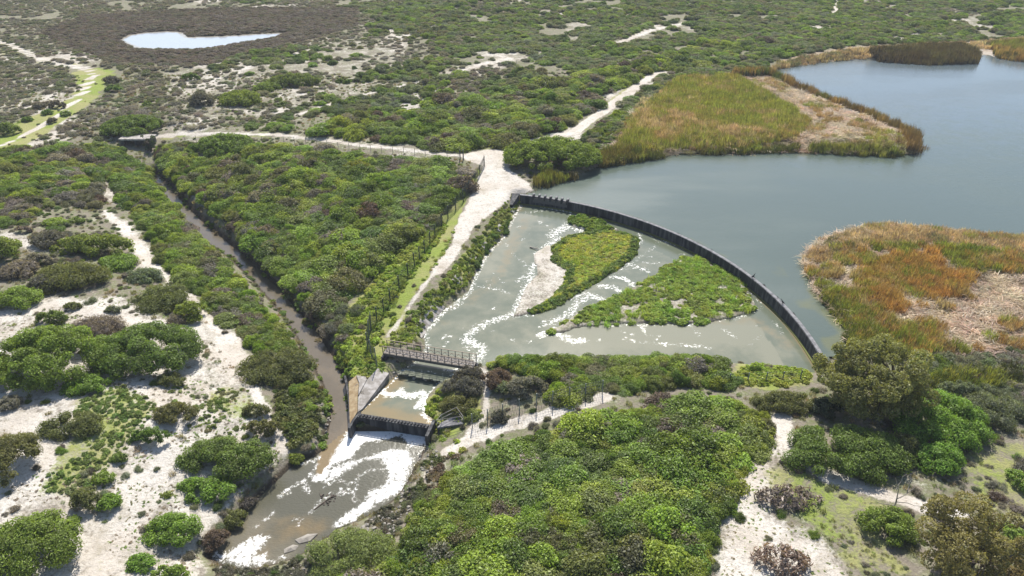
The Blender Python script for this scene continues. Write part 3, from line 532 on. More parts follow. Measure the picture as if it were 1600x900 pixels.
SHRUBS = [l.split("|") for l in '''75|553|150|125|green|huge green mound of scrub at the left edge below the ash grey bushes
228|545|142|108|deep|big dark green mound with a grey dead patch beside the sandy footpath
26|466|66|50|green|round green shrub touching the left edge above a band of white sand
223|430|56|32|gg|grey green dome just right of a sandy gap and left of the footpath
182|410|58|36|bright|low bright green shrub between two sand gaps left of the footpath
146|383|118|42|green|long flat green shrub stretched across the upper left dune
112|430|108|60|olive|olive scrub mound with brownish right end above the white sand
35|358|27|15|grey|small ash grey cushion alone on bare sand near the left edge
12|388|46|46|green|green shrub cut by the left edge beside small grey cushions
72|442|52|36|dgrey|dark grey cushion bush at the right end of the grey clump
28|420|56|40|grey|ash grey bush in the grey clump near the left edge
56|405|44|26|grey|pale grey bush at the top of the grey clump on the left dune
72|372|46|36|dgrey|smoky grey bush standing between two long green mounds
80|496|48|30|deep|small dark green bush on sand just above the huge left mound
112|478|30|18|olive|little yellowish bush in the middle of a white sand band
150|510|74|46|grey|grey brown twiggy bush above and left of the big dark green mound
298|484|44|46|green|upright green shrub right beside the sandy footpath bend
252|465|84|54|olive|brownish olive spreading bush between footpath and grey green dome
277|498|32|25|grey|round silver grey cushion at the upper right of the big dark mound
430|572|108|70|olive|loose grey green shrub between the sandy footpath and the canal
176|483|26|17|gg|tiny grey green cushion on sand beside the twiggy grey bush
132|600|72|42|bright|bright green shrub at the foot of the huge left mound
266|592|42|30|olive|small olive bush below the big dark green mound
22|712|66|96|olive|tall olive green shrub cut by the left edge above bare sand
45|848|132|120|green|large green mound filling the bottom left corner
13|628|36|32|grey|whitish grey cushion bush at the left edge under the huge mound
112|662|96|50|olive|long olive bush lying across the sand left of the green carpet
272|645|62|46|olive|brown topped bush at the upper end of a diagonal chain of three
234|680|56|34|deep|dark green middle bush in the diagonal chain on white sand
187|715|30|20|deep|small dark green bush at the lower end of the diagonal chain
350|712|140|74|deep|dense dark green shrub casting shade on sand beside the footpath
318|762|86|46|bright|bright grassy green shrub just below the dense shaded one
270|826|78|64|lime|lime green low mound with rounded outline near the bottom left
220|878|44|36|bright|small green bush near the bottom edge on bare sand
265|893|56|26|lime|low lime patch at the bottom edge left of the pool
133|778|40|52|olive|olive bush on the sand slope above the bottom left mound
168|785|30|40|bright|small bright green bush beside the olive one on the sand slope
112|812|19|20|deep|very small dark bush at the top right of the corner mound
160|746|32|28|green|small green bush uphill on the sand slope in the lower left
398|640|42|27|olive|small rounded olive bush left of the lower footpath
410|668|58|34|olive|grassy olive bush beside the lower footpath bend
260|772|15|12|green|lone tiny green tuft on white sand in the lower left
388|784|24|26|dgrey|dark brown tuft on the left bank of the foamy pool
366|810|38|36|olive|dark olive bush at the edge of the pool's left bank
336|842|36|44|brown|brownish bush at the pool's lower left bank
460|716|24|23|green|little green bush where the footpath meets the pool
1325|703|176|98|deep|long dark green hedge like shrub above the curving sand path
1466|650|136|110|bright|large bright green dome shrub right of the grey olive tree
1465|712|74|66|bright|smaller bright green dome in front of the large bright dome
1415|698|46|58|olive|olive bush squeezed between the dark hedge and the smaller bright dome
1390|818|82|68|green|green shrub at the foot of the golden olive tree
1572|838|78|52|lime|lime green bush at the right edge beside the golden olive tree
1575|888|80|50|orange|golden brown bush in the bottom right corner
1594|750|28|60|bright|bright green shrub cut by the right edge
1550|640|112|68|gg|wide grey green shrub right of the large bright dome
1294|636|42|46|conifer|small dark bush in the shade left of the grey olive tree
1228|628|92|46|olive|greyish olive shrub above the start of the curving sand path
733|584|42|38|dgrey|dark grey bush growing over the right end of the footbridge
787|606|24|29|gg|small round green bush beside the narrow footpath fork
775|590|46|40|brown|brownish bush right of the footbridge path
780|650|27|30|dgrey|dark round bush standing alone on the pale track by the fence
722|604|62|44|dgrey|dark grey green bush on the bank below the footbridge
718|633|58|44|olive|olive bush on the bank right of the brown stilling water
737|648|32|26|pale|yellow green bush beside the railed concrete platform
826|602|62|40|grey|grey brown bush in the thicket edge above the fence
545|866|150|88|pale|pale feathery green shrub on the lower right bank of the pool
862|238|136|62|green|large dense green shrub at the white road junction
205|195|82|40|deep|dark green dome shrub beyond the culvert at the upper left
350|224|78|42|deep|dark shrub beside the canal's far right bank
14|201|27|24|deep|dark green bush at the left edge by the lime verge
172|125|23|16|dgrey|dark grey bush at the bend of the far left track
177|138|25|13|deep|dark green bush just below the bend of the far left track
62|165|20|13|dgrey|small dark grey bush left of the far track
88|163|29|15|dgrey|dark grey double bush left of the far track
73|175|16|12|deep|small green bush between track and grey bushes
42|186|16|10|deep|tiny dark green bush on the lime verge at left
102|177|15|11|deep|small dark bush on the right verge of the far track
81|188|14|12|dgrey|smoky little bush beside the far track's sandy ruts
314|155|36|26|dgrey|tall smoky grey bush in the far grey heath
297|120|27|13|deep|small dark green dome in the far grey heath
375|152|66|28|green|long green shrub among grey heath below the pond
459|125|72|25|deep|dark green mound of scrub right of the grey heath
229|162|15|9|deep|tiny dark dome in the sandy heath beyond the culvert
418|135|40|18|green|green shrub left of the dark mound in the heath
200|430|20|14|grey|small grey cushion in the sandy gap left of the grey green dome
1497|610|70|34|gg|low grey green bush above the wide grey shrub
1180|575|26|12|lime|small lime bush on the green strip at the basin's edge
480|838|30|17|bright|small bright green clump on the dark rock in the pool'''.split("\n")]
for l in SHRUBS:
    cx, cy, wp, hp = map(float, l[:4]); t = l[4]
    shrub(cx, cy, wp, hp, t, l[5], "fine" if t in ("grey", "dgrey", "gg", "brown", "olive", "orange", "pale") else "leafy")
for cx, cy, wp, hp, t, lb in ((1235, 775, 98, 46, "purple", "heap of dead purple brown brush on the pale meadow"), (1222, 872, 78, 62, "purple", "dead grey purple brush at the bottom edge on sand"), (1530, 590, 30, 16, "brown", "small dead brown brush by the dark reeds at right")):
    shrub(cx, cy, wp, hp, t, lb, "twig", "dead_brush", "dead brush", "dead brush")

def limb(mb, a, b, r0, r1, bend=.12, n=3, k=6):
    """a bent tapering limb as one skin"""
    a = Vector(a); b = Vector(b); L = (b-a).length; rings = []; u = (b-a).orthogonal().normalized(); v = (b-a).normalized().cross(u)
    for i in range(n+1):
        t = i/n; q = a.lerp(b, t)+(Vector((random.uniform(-1, 1), random.uniform(-1, 1), random.uniform(-.4, .4)))*L*bend*(1 if 0 < i < n else 0)); r = r0+(r1-r0)*t
        rings += [q+u*math.cos(2*math.pi*j/k)*r+v*math.sin(2*math.pi*j/k)*r for j in range(k)]
    mb.poly(rings, [(i*k+j, i*k+(j+1) % k, (i+1)*k+(j+1) % k, (i+1)*k+j) for i in range(n) for j in range(k)]+[tuple(range(k))[::-1], tuple(range(n*k, n*k+k))]); return b
def tree(base, H, rx, ry, tint, label, seed, nl=34, cat="tree", low=.25, size=.24):
    random.seed(seed); t = empty("tree", base, label, cat); mb = MB(); limb(mb, (0, 0, -.3), (.1, 0, H*.2), .30, .2, .04); L = []; R = []; lm = MB()
    for i in range(nl):
        a = random.uniform(0, 6.28); u = math.sqrt(random.random()); z = H*random.uniform(low, .86)
        wz = math.sin(math.pi*min(max((z/H-.05)/.95, 0), 1))**.6; L.append((rx*u*wz*math.cos(a), ry*u*wz*math.sin(a), z)); R.append(random.uniform(.4, .95)*H*.12)
    nodes = []; mb.build("trunk", BARK, t)
    for i in range(7):
        k = random.uniform(0, 6.28); m_ = MB(); nodes.append(limb(m_, (0.05, 0, H*.14), (rx*.45*math.cos(k), ry*.45*math.sin(k), H*random.uniform(.4, .6)), .15, .07)); m_.build("limb", BARK, t)
    for l in L:
        nb = min(nodes, key=lambda q: (q-Vector(l)).length); limb(lm, nb, l, .05, .02, .1, 2, 4)
    lm.build("twigs", BARK, t)["kind"] = "stuff"
    c = link("crown", crown("tree_leaves", np.array(L), np.array(R), size, 1.5, rough=1.0, core=.25, zmin=-.8, asp=.55, flatten=.85), t); c["tint"] = list(tint)
    FOOT.append((base[0], base[1], rx*.6, ry*.5)); return t
bq = G3(1345, 640); tree(bq, 8.8, 5.8, 4.6, (.23, .235, .085), "grey olive spreading tree with dark trunks at the right end of the weir", 3, 120, low=.14)
bq = G3(1490, 895); tree(bq, 7.6, 3.9, 3.4, (.235, .21, .08), "golden olive tree with bare grey twigs in the lower right", 5, 60, low=.2, size=.2)
bq = G3(236, 236); tree(bq, 4.4, 1.3, 1.3, (.07, .10, .045), "small dark pointed tree beside the culvert", 8, 12, low=.12, size=.3)
t = empty("dead_tree", G3(1392, 800), "leafless grey dead tree beside the curving sand path", "dead tree"); mb = MB(); random.seed(4)
limb(mb, (0, 0, -.2), (.1, .1, 1.6), .10, .06); mb.build("trunk", BLEACH, t)
for a, b in (((.1, .1, 1.6), (-.6, .3, 4.0)), ((.1, .1, 1.6), (1.4, .2, 3.0)), ((.05, 0, .8), (-1.8, -.3, 1.6)), ((.1, .1, 1.2), (1.9, -.8, 1.7)), ((-.2, .2, 2.6), (.4, .5, 4.2)), ((.8, .1, 2.3), (.9, .9, 3.7))):
    lm = MB(); limb(lm, a, b, .05, .018, .1, 4); lm.build("branch", BLEACH, t)

def free(p, m=.75):
    ok = np.ones(len(p), bool)
    for x, y, rx, ry in FOOT: ok &= ((p[:, 0]-x)/(rx+m))**2+((p[:, 1]-y)/(ry+m))**2 > 1
    return ok
# ------------------------------------------------------------------ thickets and other uncountable growth
ZV = lambda pts, h=1.1: G(pts, h)
def thicket(name, px, label, step, smin, smax, cols, gr=.12, gap=0.0, seed=1, hmul=1.0, skip=(), lift=1.1, kind="bush", nsc=9.0, road=.5, wat=.5, extra=(), single=0, where="", place=None):
    poly = ZV(px, lift); p = jgrid(poly, step); p = p[seen(p) & (sdp(p, poly) < -.42*smax)]; p = p[clear(p, road, wat, extra, skip) & free(p)]
    if gap: p = p[fbm(p[:, 0], p[:, 1], 7.5, seed+20) > gap]
    n = len(p); s = (smin+(smax-smin)*1.25*rng.random(n)**1.4)*(1+.35*(vnoise(p[:, 0], p[:, 1], 5, seed)-.5)); sel = np.clip(.5+1.1*(fbm(p[:, 0], p[:, 1], nsc, seed+1)-.5)+rng.normal(0, .22, n), 0, .999)
    T = palette(n, cols, sel); g = rng.random(n) < gr*2*vnoise(p[:, 0], p[:, 1], 8, seed+4); T[g] = palette(int(g.sum()), GREY+BROWN[:1])
    hz = .48+.65*vnoise(p[:, 0], p[:, 1], 5.5, seed+2)
    if single:   # the bushes that show largest stand as things of their own
        d = depth(p[:, 0], p[:, 1]); fr_ = (abs(p[:, 0]/d*FPX) < 790) & ((CAM_H*cT-p[:, 1]*sT)/d*FPX < 455)
        order = np.argsort(np.where(fr_, -s/d, 9)); pick = order[:single]; rest = order[single:]; zt = terrain(p[:, 0], p[:, 1])-.1
        words = ["dark green", "mid green", "bright green", "yellow green", "fresh green", "olive green", "brownish olive"]; ci = (sel*len(cols)).astype(int)
        lab = {}
        for i in pick:
            x_ = p[i, 0]/d[i]*FPX+800; y_ = 450+(CAM_H*cT-p[i, 1]*sT)/d[i]*FPX; wd = "twiggy grey brown" if g[i] else words[min(ci[i], 6)]; lab.setdefault((wd, place(x_, y_)), []).append((x_, i))
        for (wd, pl_), L_ in lab.items():
            L_.sort(); m_ = len(L_); nth = {1: [""], 2: ["left of two ", "right of two "], 3: ["leftmost of three ", "middle of three ", "rightmost of three "]}.get(m_) or ["leftmost "]+[f"{q_} from the left, " for q_ in ("second", "third", "fourth", "fifth", "sixth", "seventh", "eighth", "ninth", "tenth", "eleventh", "twelfth")[:m_-2]]+["rightmost "]
            for (x_, i), od in zip(L_, nth):
                o = link("shrub", random.choice(PROTO[kind][2])); o.location = (p[i, 0], p[i, 1], zt[i]); o.rotation_euler = (0, 0, random.uniform(0, 6.28)); o.scale = (s[i], s[i]*random.uniform(.9, 1.1), s[i]*hz[i]*hmul)
                o["tint"] = [float(v) for v in T[i]]; tag(o, f"{od}{wd} bush{'es' if m_ in (2, 3) else ''} {pl_}", "shrub", f"bushes of the {where}")
        p, s, T, hz = p[rest], s[rest], T[rest], hz[rest]
    if kind == "bush" and not gap:   # lower growth that knits the canopy together
        b = jgrid(poly, step*.85); b = b[seen(b) & (sdp(b, poly) < -.3*smin)]; b = b[clear(b, road, wat, extra, skip) & free(b)]; m = len(b)
        sb = np.clip(.5+1.1*(fbm(b[:, 0], b[:, 1], nsc, seed+1)-.5)+rng.normal(0, .15, m), 0, .999)
        p = np.concatenate([p, b]); s = np.concatenate([s, rng.uniform(.75, 1.15, m)]); T = np.concatenate([T, palette(m, cols, sb)]); hz = np.concatenate([hz, (.48+.65*vnoise(b[:, 0], b[:, 1], 5.5, seed+2))*1.45])
    return scatter(name, kind, p, s, T, label, zscale=hz*hmul, zoff=-.1)
GM = GREEN+[(.14, .14, .06)]
thicket("thicket", [(470, 960), (490, 905), (610, 880), (625, 830), (655, 785), (695, 735), (745, 702), (800, 684), (880, 662), (940, 640), (1040, 612), (1110, 612), (1200, 622), (1212, 650), (1205, 695), (1165, 722), (1148, 780), (1118, 840), (1102, 900), (1095, 1010), (470, 1010)],
        "dense mixed green scrub filling the foreground right of the pool", 1.5, 1.3, 2.2, GM, .07, seed=1, nsc=8, single=130, where="dense foreground scrub", place=lambda x, y: ("just below the pale track" if y < 700 else "in mid foreground scrub" if y < 800 else "at the scrub's bottom edge")+(", pool side" if x < 720 else ", left of centre" if x < 870 else ", right of centre" if x < 1020 else ", sandy clearing side"))
thicket("thicket", [(262, 232), (330, 216), (400, 222), (470, 222), (560, 235), (650, 242), (735, 258), (732, 290), (700, 318), (690, 345), (655, 360), (620, 385), (590, 415), (555, 448), (530, 475), (505, 495), (485, 480), (445, 440), (400, 395), (345, 345), (290, 295), (250, 250)],
        "dense green scrub between the canal and the white road", 1.7, 1.4, 2.4, GM, .08, seed=2)
thicket("thicket", [(175, 225), (225, 260), (245, 290), (300, 355), (350, 405), (420, 480), (465, 545), (490, 600), (500, 640), (470, 640), (445, 605), (415, 560), (375, 520), (335, 490), (305, 450), (268, 430), (245, 400), (232, 370), (205, 335), (178, 300), (160, 260)],
        "green scrub belt along the left bank of the canal", 1.5, 1.1, 1.9, GM, .12, seed=3, single=40, where="scrub belt left of the canal", place=lambda x, y: "on the canal's left bank, "+("upper stretch" if y < 350 else "middle stretch" if y < 470 else "lower stretch"))
thicket("thicket", [(-80, 215), (20, 225), (140, 215), (190, 235), (165, 260), (165, 300), (165, 345), (120, 368), (60, 345), (-80, 350)], "rolling green scrub at the upper left of the dunes", 1.8, 1.2, 2.1, GM, .25, .36, seed=4)
thicket("thicket", [(768, 560), (800, 536), (850, 530), (950, 540), (1050, 545), (1135, 560), (1160, 580), (1150, 598), (1100, 597), (1040, 598), (960, 610), (880, 620), (820, 622), (790, 618), (770, 590)], "scrub belt along the near edge of the basin", 1.4, .9, 1.6, GM, .14, seed=5, single=40, where="scrub belt between basin and pale track", place=lambda x, y: "in the belt below the basin, "+("footbridge end" if x < 880 else "middle part" if x < 1020 else "lime strip end"))
thicket("thicket", [(480, 200), (520, 180), (600, 165), (700, 150), (830, 130), (960, 100), (1100, 62), (1200, 50), (1200, 85), (1100, 100), (1030, 106), (960, 148), (900, 192), (880, 210), (800, 222), (720, 228), (640, 226), (560, 218), (500, 208)], "broad green scrub beyond the white road junction", 2.1, 1.5, 2.6, GM, .15, .30, seed=6, nsc=14)
thicket("thicket", [(905, 212), (960, 172), (1010, 135), (1050, 112), (1060, 125), (1010, 165), (985, 195), (960, 230), (920, 255)], "low green scrub between the upper road and the reeds", 1.6, .9, 1.5, GREEN+GREYG, .2, seed=7)
thicket("thicket", [(1410, 565), (1450, 545), (1600, 535), (1800, 560), (1800, 640), (1600, 620), (1520, 600), (1440, 610)], "grey green scrub behind the dark reeds at right", 1.3, .7, 1.3, GREYG+GREEN[:2], .3, seed=8, hmul=.8)
thicket("canal_bank_bushes", [(235, 240), (250, 250), (300, 300), (350, 345), (405, 395), (450, 440), (490, 485), (480, 492), (440, 460), (395, 410), (345, 362), (300, 318), (262, 275)], "rounded silver green bushes along the canal's right bank", 1.35, .8, 1.25, GREYG+GREYG+GREEN[4:5], .1, seed=9, kind="heath", hmul=1.15, wat=.35)
thicket("canal_bank_bushes", [(455, 440), (520, 470), (570, 470), (555, 510), (530, 545), (510, 530), (490, 500)], "mixed grey and green bushes at the canal bend", 1.4, .8, 1.4, GREYG+GREEN, .3, seed=10, kind="heath")
thicket("thicket", [(150, 222), (188, 224), (215, 248), (240, 268), (232, 285), (200, 262)], "scrub on the canal's left bank by the culvert", 1.6, 1.0, 1.6, GM, .2, seed=22, wat=.2)
thicket("thicket", [(238, 226), (300, 216), (330, 225), (280, 262), (248, 262)], "scrub on the canal's right bank by the culvert", 1.6, 1.0, 1.6, GM+GREYG, .2, seed=23, wat=.2)
cl = np.concatenate([canal, canal[:1]]); dd_ = np.r_[0, np.cumsum(np.hypot(*np.diff(cl, axis=0).T))]; t_ = np.arange(0, dd_[-1], .42); p = np.c_[np.interp(t_, dd_, cl[:, 0]), np.interp(t_, dd_, cl[:, 1])]+rng.normal(0, .45, (len(t_), 2))
p = p[(sdp(p, canal) > -.35) & (sdp(p, pool) > .2) & (sdp(p, midp) > 2.0) & (vnoise(p[:, 0], p[:, 1], 2.2, 77) > .38)]; n = len(p)
scatter("canal_edge_plants", "herb", p, rng.uniform(.25, .65, n), palette(n, GREEN[:3]+[(.19, .16, .07), (.16, .17, .07)]), "small plants hanging over both edges of the canal")
# left dunes: loose small bushes in the gaps
thicket("dune_scrub", [(0, 340), (160, 350), (230, 420), (300, 520), (250, 600), (100, 520), (0, 500)], "scattered low grey scrub between the dune shrubs", 2.2, .45, 1.0, GREY+GREYG, .3, .46, seed=11, kind="heath", lift=.3)
thicket("dune_scrub", [(1420, 700), (1520, 680), (1700, 690), (1700, 830), (1560, 800), (1500, 760)], "low tangled scrub on the slope at the right edge", 1.3, .4, .9, GREYG+GREY+GREEN[:2], .3, .42, seed=12, kind="heath", lift=.3)
# far ground
FARP = [(-200, -45), (1900, -45), (1900, 65), (1330, 74), (1215, 98), (1120, 116), (1045, 122), (900, 200), (730, 226), (480, 205), (240, 206), (190, 215), (-150, 225)]
far_poly = ZV(FARP, .8)
p = jgrid(far_poly, 1.95); p = p[seen(p)]; p = p[clear(p, .6, 1.2) & free(p)]
for g_ in ([(480, 200), (520, 180), (600, 165), (700, 150), (830, 130), (960, 100), (1100, 62), (1200, 50), (1200, 85), (1100, 100), (1030, 106), (960, 148), (900, 192), (880, 210), (800, 222), (720, 228), (640, 226), (560, 218), (500, 208)],): p = p[~inside(p, ZV(g_))]
for g_, s_ in sand_polys[-5:]: p = p[~inside(p, g_) | (rng.random(len(p)) < .55)]
p = p[sdp(p, grass_polys[0][0]) > 1.4]; p = p[~inside(p, straw_polys[2][0])]
d_ = depth(p[:, 0], p[:, 1]); pxx = p[:, 0]/d_*FPX+800
fn = fbm(p[:, 0], p[:, 1], 26, 31); green = (fn+.42*np.clip((pxx-420)/500, -1, .8)*1.0+rng.normal(0, .06, len(p))) > .60
keep = np.where(green, fbm(p[:, 0], p[:, 1], 11, 33) > .36, fbm(p[:, 0], p[:, 1], 11, 35) > .36)
darkz = inside(p, dark_polys[0][0]); keep |= darkz; p, green, darkz = p[keep], green[keep], darkz[keep]
a = p[green & ~darkz]; n = len(a); sel = np.clip(fbm(a[:, 0], a[:, 1], 12, 37)*1.3-.15+rng.normal(0, .2, n), 0, .999)
scatter("far_scrub", "bush", a, rng.uniform(1.0, 2.1, n), palette(n, [GREEN[0], GREEN[1], (.17, .19, .075), GREEN[2], GREYG[2], GREEN[4], (.19, .185, .10), GREEN[5], GREYG[0]], sel), "far green scrub rolling to the top of the picture", zscale=.45+.55*vnoise(a[:, 0], a[:, 1], 9, 5))
a = p[~green & ~darkz]; n = len(a); sel = np.clip(fbm(a[:, 0], a[:, 1], 9, 38)*1.3-.15+rng.normal(0, .2, n), 0, .999)
scatter("far_heath", "heath", a, rng.uniform(.6, 1.5, n), palette(n, [(.16, .165, .10), (.20, .185, .14), (.22, .20, .17), (.14, .165, .07), (.25, .225, .19)], sel), "grey heath bushes on the far sandy flats", zscale=.45+.45*vnoise(a[:, 0], a[:, 1], 9, 6))
a = jgrid(dark_polys[0][0], 1.5); a = a[clear(a, .5, .6) & free(a)]; n = len(a)
scatter("marsh_heath", "heath", a, rng.uniform(.8, 1.4, n), palette(n, [(.13, .105, .085), (.16, .13, .11), (.14, .13, .08), (.18, .145, .12)]), "dark brown marsh heath around the pale pond", zscale=np.full(n, .55))

# reeds
def reeds(px, step, h, cols, label, kind="reed", seed=1, name="reeds", fall=0.0, sc=1.0, lift=.5, cond=None, near=None, wat=-.25):
    if near is not None:
        d_ = np.r_[0, np.cumsum(np.hypot(*np.diff(near, axis=0).T))]; t_ = np.arange(0, d_[-1], step/3); p = np.c_[np.interp(t_, d_, near[:, 0]), np.interp(t_, d_, near[:, 1])]; p = p+rng.normal(0, .75, p.shape)
    else: p = jgrid(G(px, lift), step)
    p = p[seen(p)]; p = p[(sdp(p, fan) > .5) & free(p, .2)]
    p = p[(sdp(p, lake) > wat)]
    if cond is not None: p = p[cond(p)]
    n = len(p); sel = np.clip(.5+1.25*(fbm(p[:, 0], p[:, 1], 8.0, seed)-.5)+rng.normal(0, .13, n), 0, .999)
    return scatter(name, kind, p, sc*rng.uniform(.85, 1.25, n), palette(n, cols, sel, .22), label, lean=.1, zscale=np.full(n, h))
STRAW = (.46, .385, .30); STRAW2 = (.42, .32, .24); RG = (.20, .22, .055); RG2 = (.235, .24, .075); RO = (.33, .225, .10); RD = (.10, .085, .05); RP = (.34, .25, .19); RDG = (.09, .115, .032)
spit = [(985, 175), (1050, 120), (1180, 112), (1215, 125), (1300, 163), (1425, 215), (1425, 240), (1300, 236), (1160, 236), (1010, 246), (940, 250)]
reeds([(1000, 175), (1060, 122), (1150, 120), (1230, 165), (1265, 190), (1240, 215), (1160, 230), (1020, 235), (960, 242)], 1.0, 1.5, [RG, RG2, RG, RG2, (.24, .21, .08), RP, STRAW2], "yellow green reeds on the spit reaching into the lake", seed=3, sc=1.25)
reeds(spit, 1.25, .8, [STRAW, STRAW2, STRAW, (.26, .24, .10)], "pale fallen reeds matted over the spit", "fallen_reed", 4, "fallen_reeds", sc=1.5)
reeds(spit, 1.15, 1.25, [RG2, (.25, .22, .09), RP, (.28, .2, .1), RG], "scattered green and rusty reeds standing in the fallen straw of the spit", seed=23, sc=1.0, cond=lambda p: fbm(p[:, 0], p[:, 1], 5, 61) > .52)
reeds([(1000, 175), (1060, 122), (1150, 120), (1230, 165), (1265, 190), (1240, 215), (1160, 230), (1020, 235), (960, 242)], 1.3, 1.35, [RP, STRAW2, (.30, .2, .11)], "pinkish dry stands among the green reeds of the spit", seed=24, name="dry_reeds", sc=1.2, cond=lambda p: fbm(p[:, 0], p[:, 1], 6, 62) > .56)
reeds([(985, 180), (1010, 150), (1010, 200), (1060, 215), (1000, 225), (960, 225)], 1.1, 1.0, [RP, STRAW, STRAW2, (.15, .17, .1)], "pinkish dry reeds at the landward end of the spit", "reed", 5, "dry_reeds", sc=1.2)
fr = G([(1150, 119), (1207, 122), (1250, 144), (1300, 164), (1350, 182), (1400, 205), (1426, 219), (1422, 240)], 0)
reeds([(1140, 108), (1215, 108), (1440, 200), (1440, 250), (1400, 250), (1395, 210), (1290, 172), (1200, 138)], .8, 2.1, [(.12, .09, .05), (.16, .11, .065), (.20, .14, .075), RDG], "dark brown reed fringe along the far side of the spit", seed=6, name="reed_fringe", near=fr, sc=1.3, wat=-8)
fr2 = G([(905, 268), (925, 262), (960, 254), (1010, 247), (1060, 241), (1110, 239), (1210, 236), (1310, 238), (1400, 243)], .1)
reeds([(890, 240), (1420, 220), (1420, 260), (890, 285)], .85, 1.7, [RDG, (.09, .10, .03), RG, (.12, .11, .04)], "dark green reed fringe along the near side of the spit", seed=7, name="reed_fringe", cond=lambda p: (dline(p, fr2) < 1.2) & (vnoise(p[:, 0], p[:, 1], 2.6, 9) > .35), sc=1.1, wat=-1.2)
reeds([(838, 285), (860, 262), (900, 252), (935, 238), (990, 232), (1010, 246), (920, 268), (900, 285), (850, 292)], .85, 1.7, [(.10, .10, .03), RG, (.14, .12, .05), RDG], "olive reed clump beside the white road junction", seed=8, sc=1.2, wat=-1.0)
reeds([(1360, 82), (1400, 76), (1500, 72), (1530, 84), (1525, 97), (1450, 100), (1375, 95)], 1.0, 1.9, [RD, (.075, .06, .035), (.09, .07, .045)], "dark brown reed island on the lake's far shore", seed=9, sc=1.3, wat=-3)
reeds([(1548, 70), (1640, 62), (1800, 72), (1800, 112), (1600, 96), (1560, 90)], 1.1, 1.8, [RG, (.14, .13, .05), RO, (.09, .09, .035)], "olive reeds on the far shore at the right edge", seed=10, sc=1.3, wat=-2)
reeds([(1190, 110), (1230, 92), (1330, 76), (1460, 68), (1600, 58), (1800, 60), (1800, 75), (1540, 74), (1360, 90), (1215, 110)], 1.5, .9, [RP, STRAW2, (.24, .19, .14), (.15, .15, .09)], "pale dry reeds along the far shore of the lake", seed=11, name="dry_reeds", sc=1.4)
rb = [(1265, 382), (1300, 366), (1380, 350), (1470, 358), (1600, 370), (1900, 390), (1900, 560), (1600, 545), (1500, 548), (1420, 555), (1350, 545), (1310, 495), (1275, 450), (1262, 415)]
rbt = G([(1250, 405), (1300, 368), (1380, 346), (1470, 354), (1600, 366), (1900, 380), (1900, 420), (1600, 396), (1480, 384), (1380, 380), (1310, 400), (1285, 425)], .5)
rbs = G([(1440, 440), (1540, 420), (1640, 430), (1900, 440), (1900, 545), (1600, 545), (1440, 540)], .5)
reeds(rb, .95, .8, [STRAW, STRAW2, STRAW, (.28, .22, .15)], "white fallen reeds matted in the right reed bed", "fallen_reed", 12, "fallen_reeds", sc=1.25)
reeds([(1262, 405), (1300, 372), (1380, 350), (1470, 358), (1600, 370), (1900, 390), (1900, 418), (1600, 392), (1480, 382), (1380, 378), (1310, 398), (1280, 412)], .72, 1.3, [RP, STRAW2, RP, (.17, .15, .10)], "pinkish dry reeds along the lakeward side of the right reed bed", seed=13, name="dry_reeds", sc=.95)
reeds(rb, .72, 1.5, [RG, (.15, .18, .045), RG, (.31, .195, .09), (.33, .26, .17), (.31, .21, .11), RG2, STRAW2, RG], "green and rust coloured reeds of the right reed bed", seed=14, sc=.95, cond=lambda p: ~(inside(p, rbs) & (fbm(p[:, 0], p[:, 1], 6.5, 41) < .52) ) & ~(fbm(p[:, 0], p[:, 1], 4.2, 44) < .40) & ~(inside(p, rbt) & (vnoise(p[:, 0], p[:, 1], 3.0, 45) < .72)))
reeds([(1365, 408), (1420, 385), (1500, 392), (1530, 430), (1500, 462), (1440, 470), (1390, 490), (1350, 470), (1340, 430)], .7, 1.55, [(.36, .20, .085), (.33, .20, .09), (.30, .21, .08), RG], "rust orange reeds in the middle of the right reed bed", seed=26, name="rusty_reeds", sc=.95, cond=lambda p: fbm(p[:, 0], p[:, 1], 5, 71) > .40)
reeds([(1275, 440), (1330, 455), (1360, 490), (1370, 540), (1330, 540), (1305, 495)], .7, 1.6, [RG, RDG, RG], "fresh green reeds at the water's edge near the weir", seed=15, sc=.95, wat=-.8)
reeds([(1425, 600), (1450, 580), (1600, 575), (1600, 600), (1480, 605)], .75, 1.3, [RDG, RG, (.05, .055, .02)], "dark green rushes behind the bright dome shrubs", seed=16, sc=1.0)
reeds([(1235, 425), (1275, 425), (1280, 460), (1245, 450)], .9, .6, [(.22, .19, .12), RG2], "sparse reeds standing in the lake beside the right reed bed", seed=17, sc=.5, wat=-9, cond=lambda p: vnoise(p[:, 0], p[:, 1], 1.5, 3) > .5)

thicket("spit_scrub", [(960, 235), (985, 180), (1050, 118), (1130, 112), (1100, 140), (1050, 170), (1030, 210), (1000, 240)], "green and grey scrub straying into the landward reeds of the spit", 2.6, .8, 1.5, GREEN[:3]+GREYG, .2, .44, seed=51, hmul=.8)
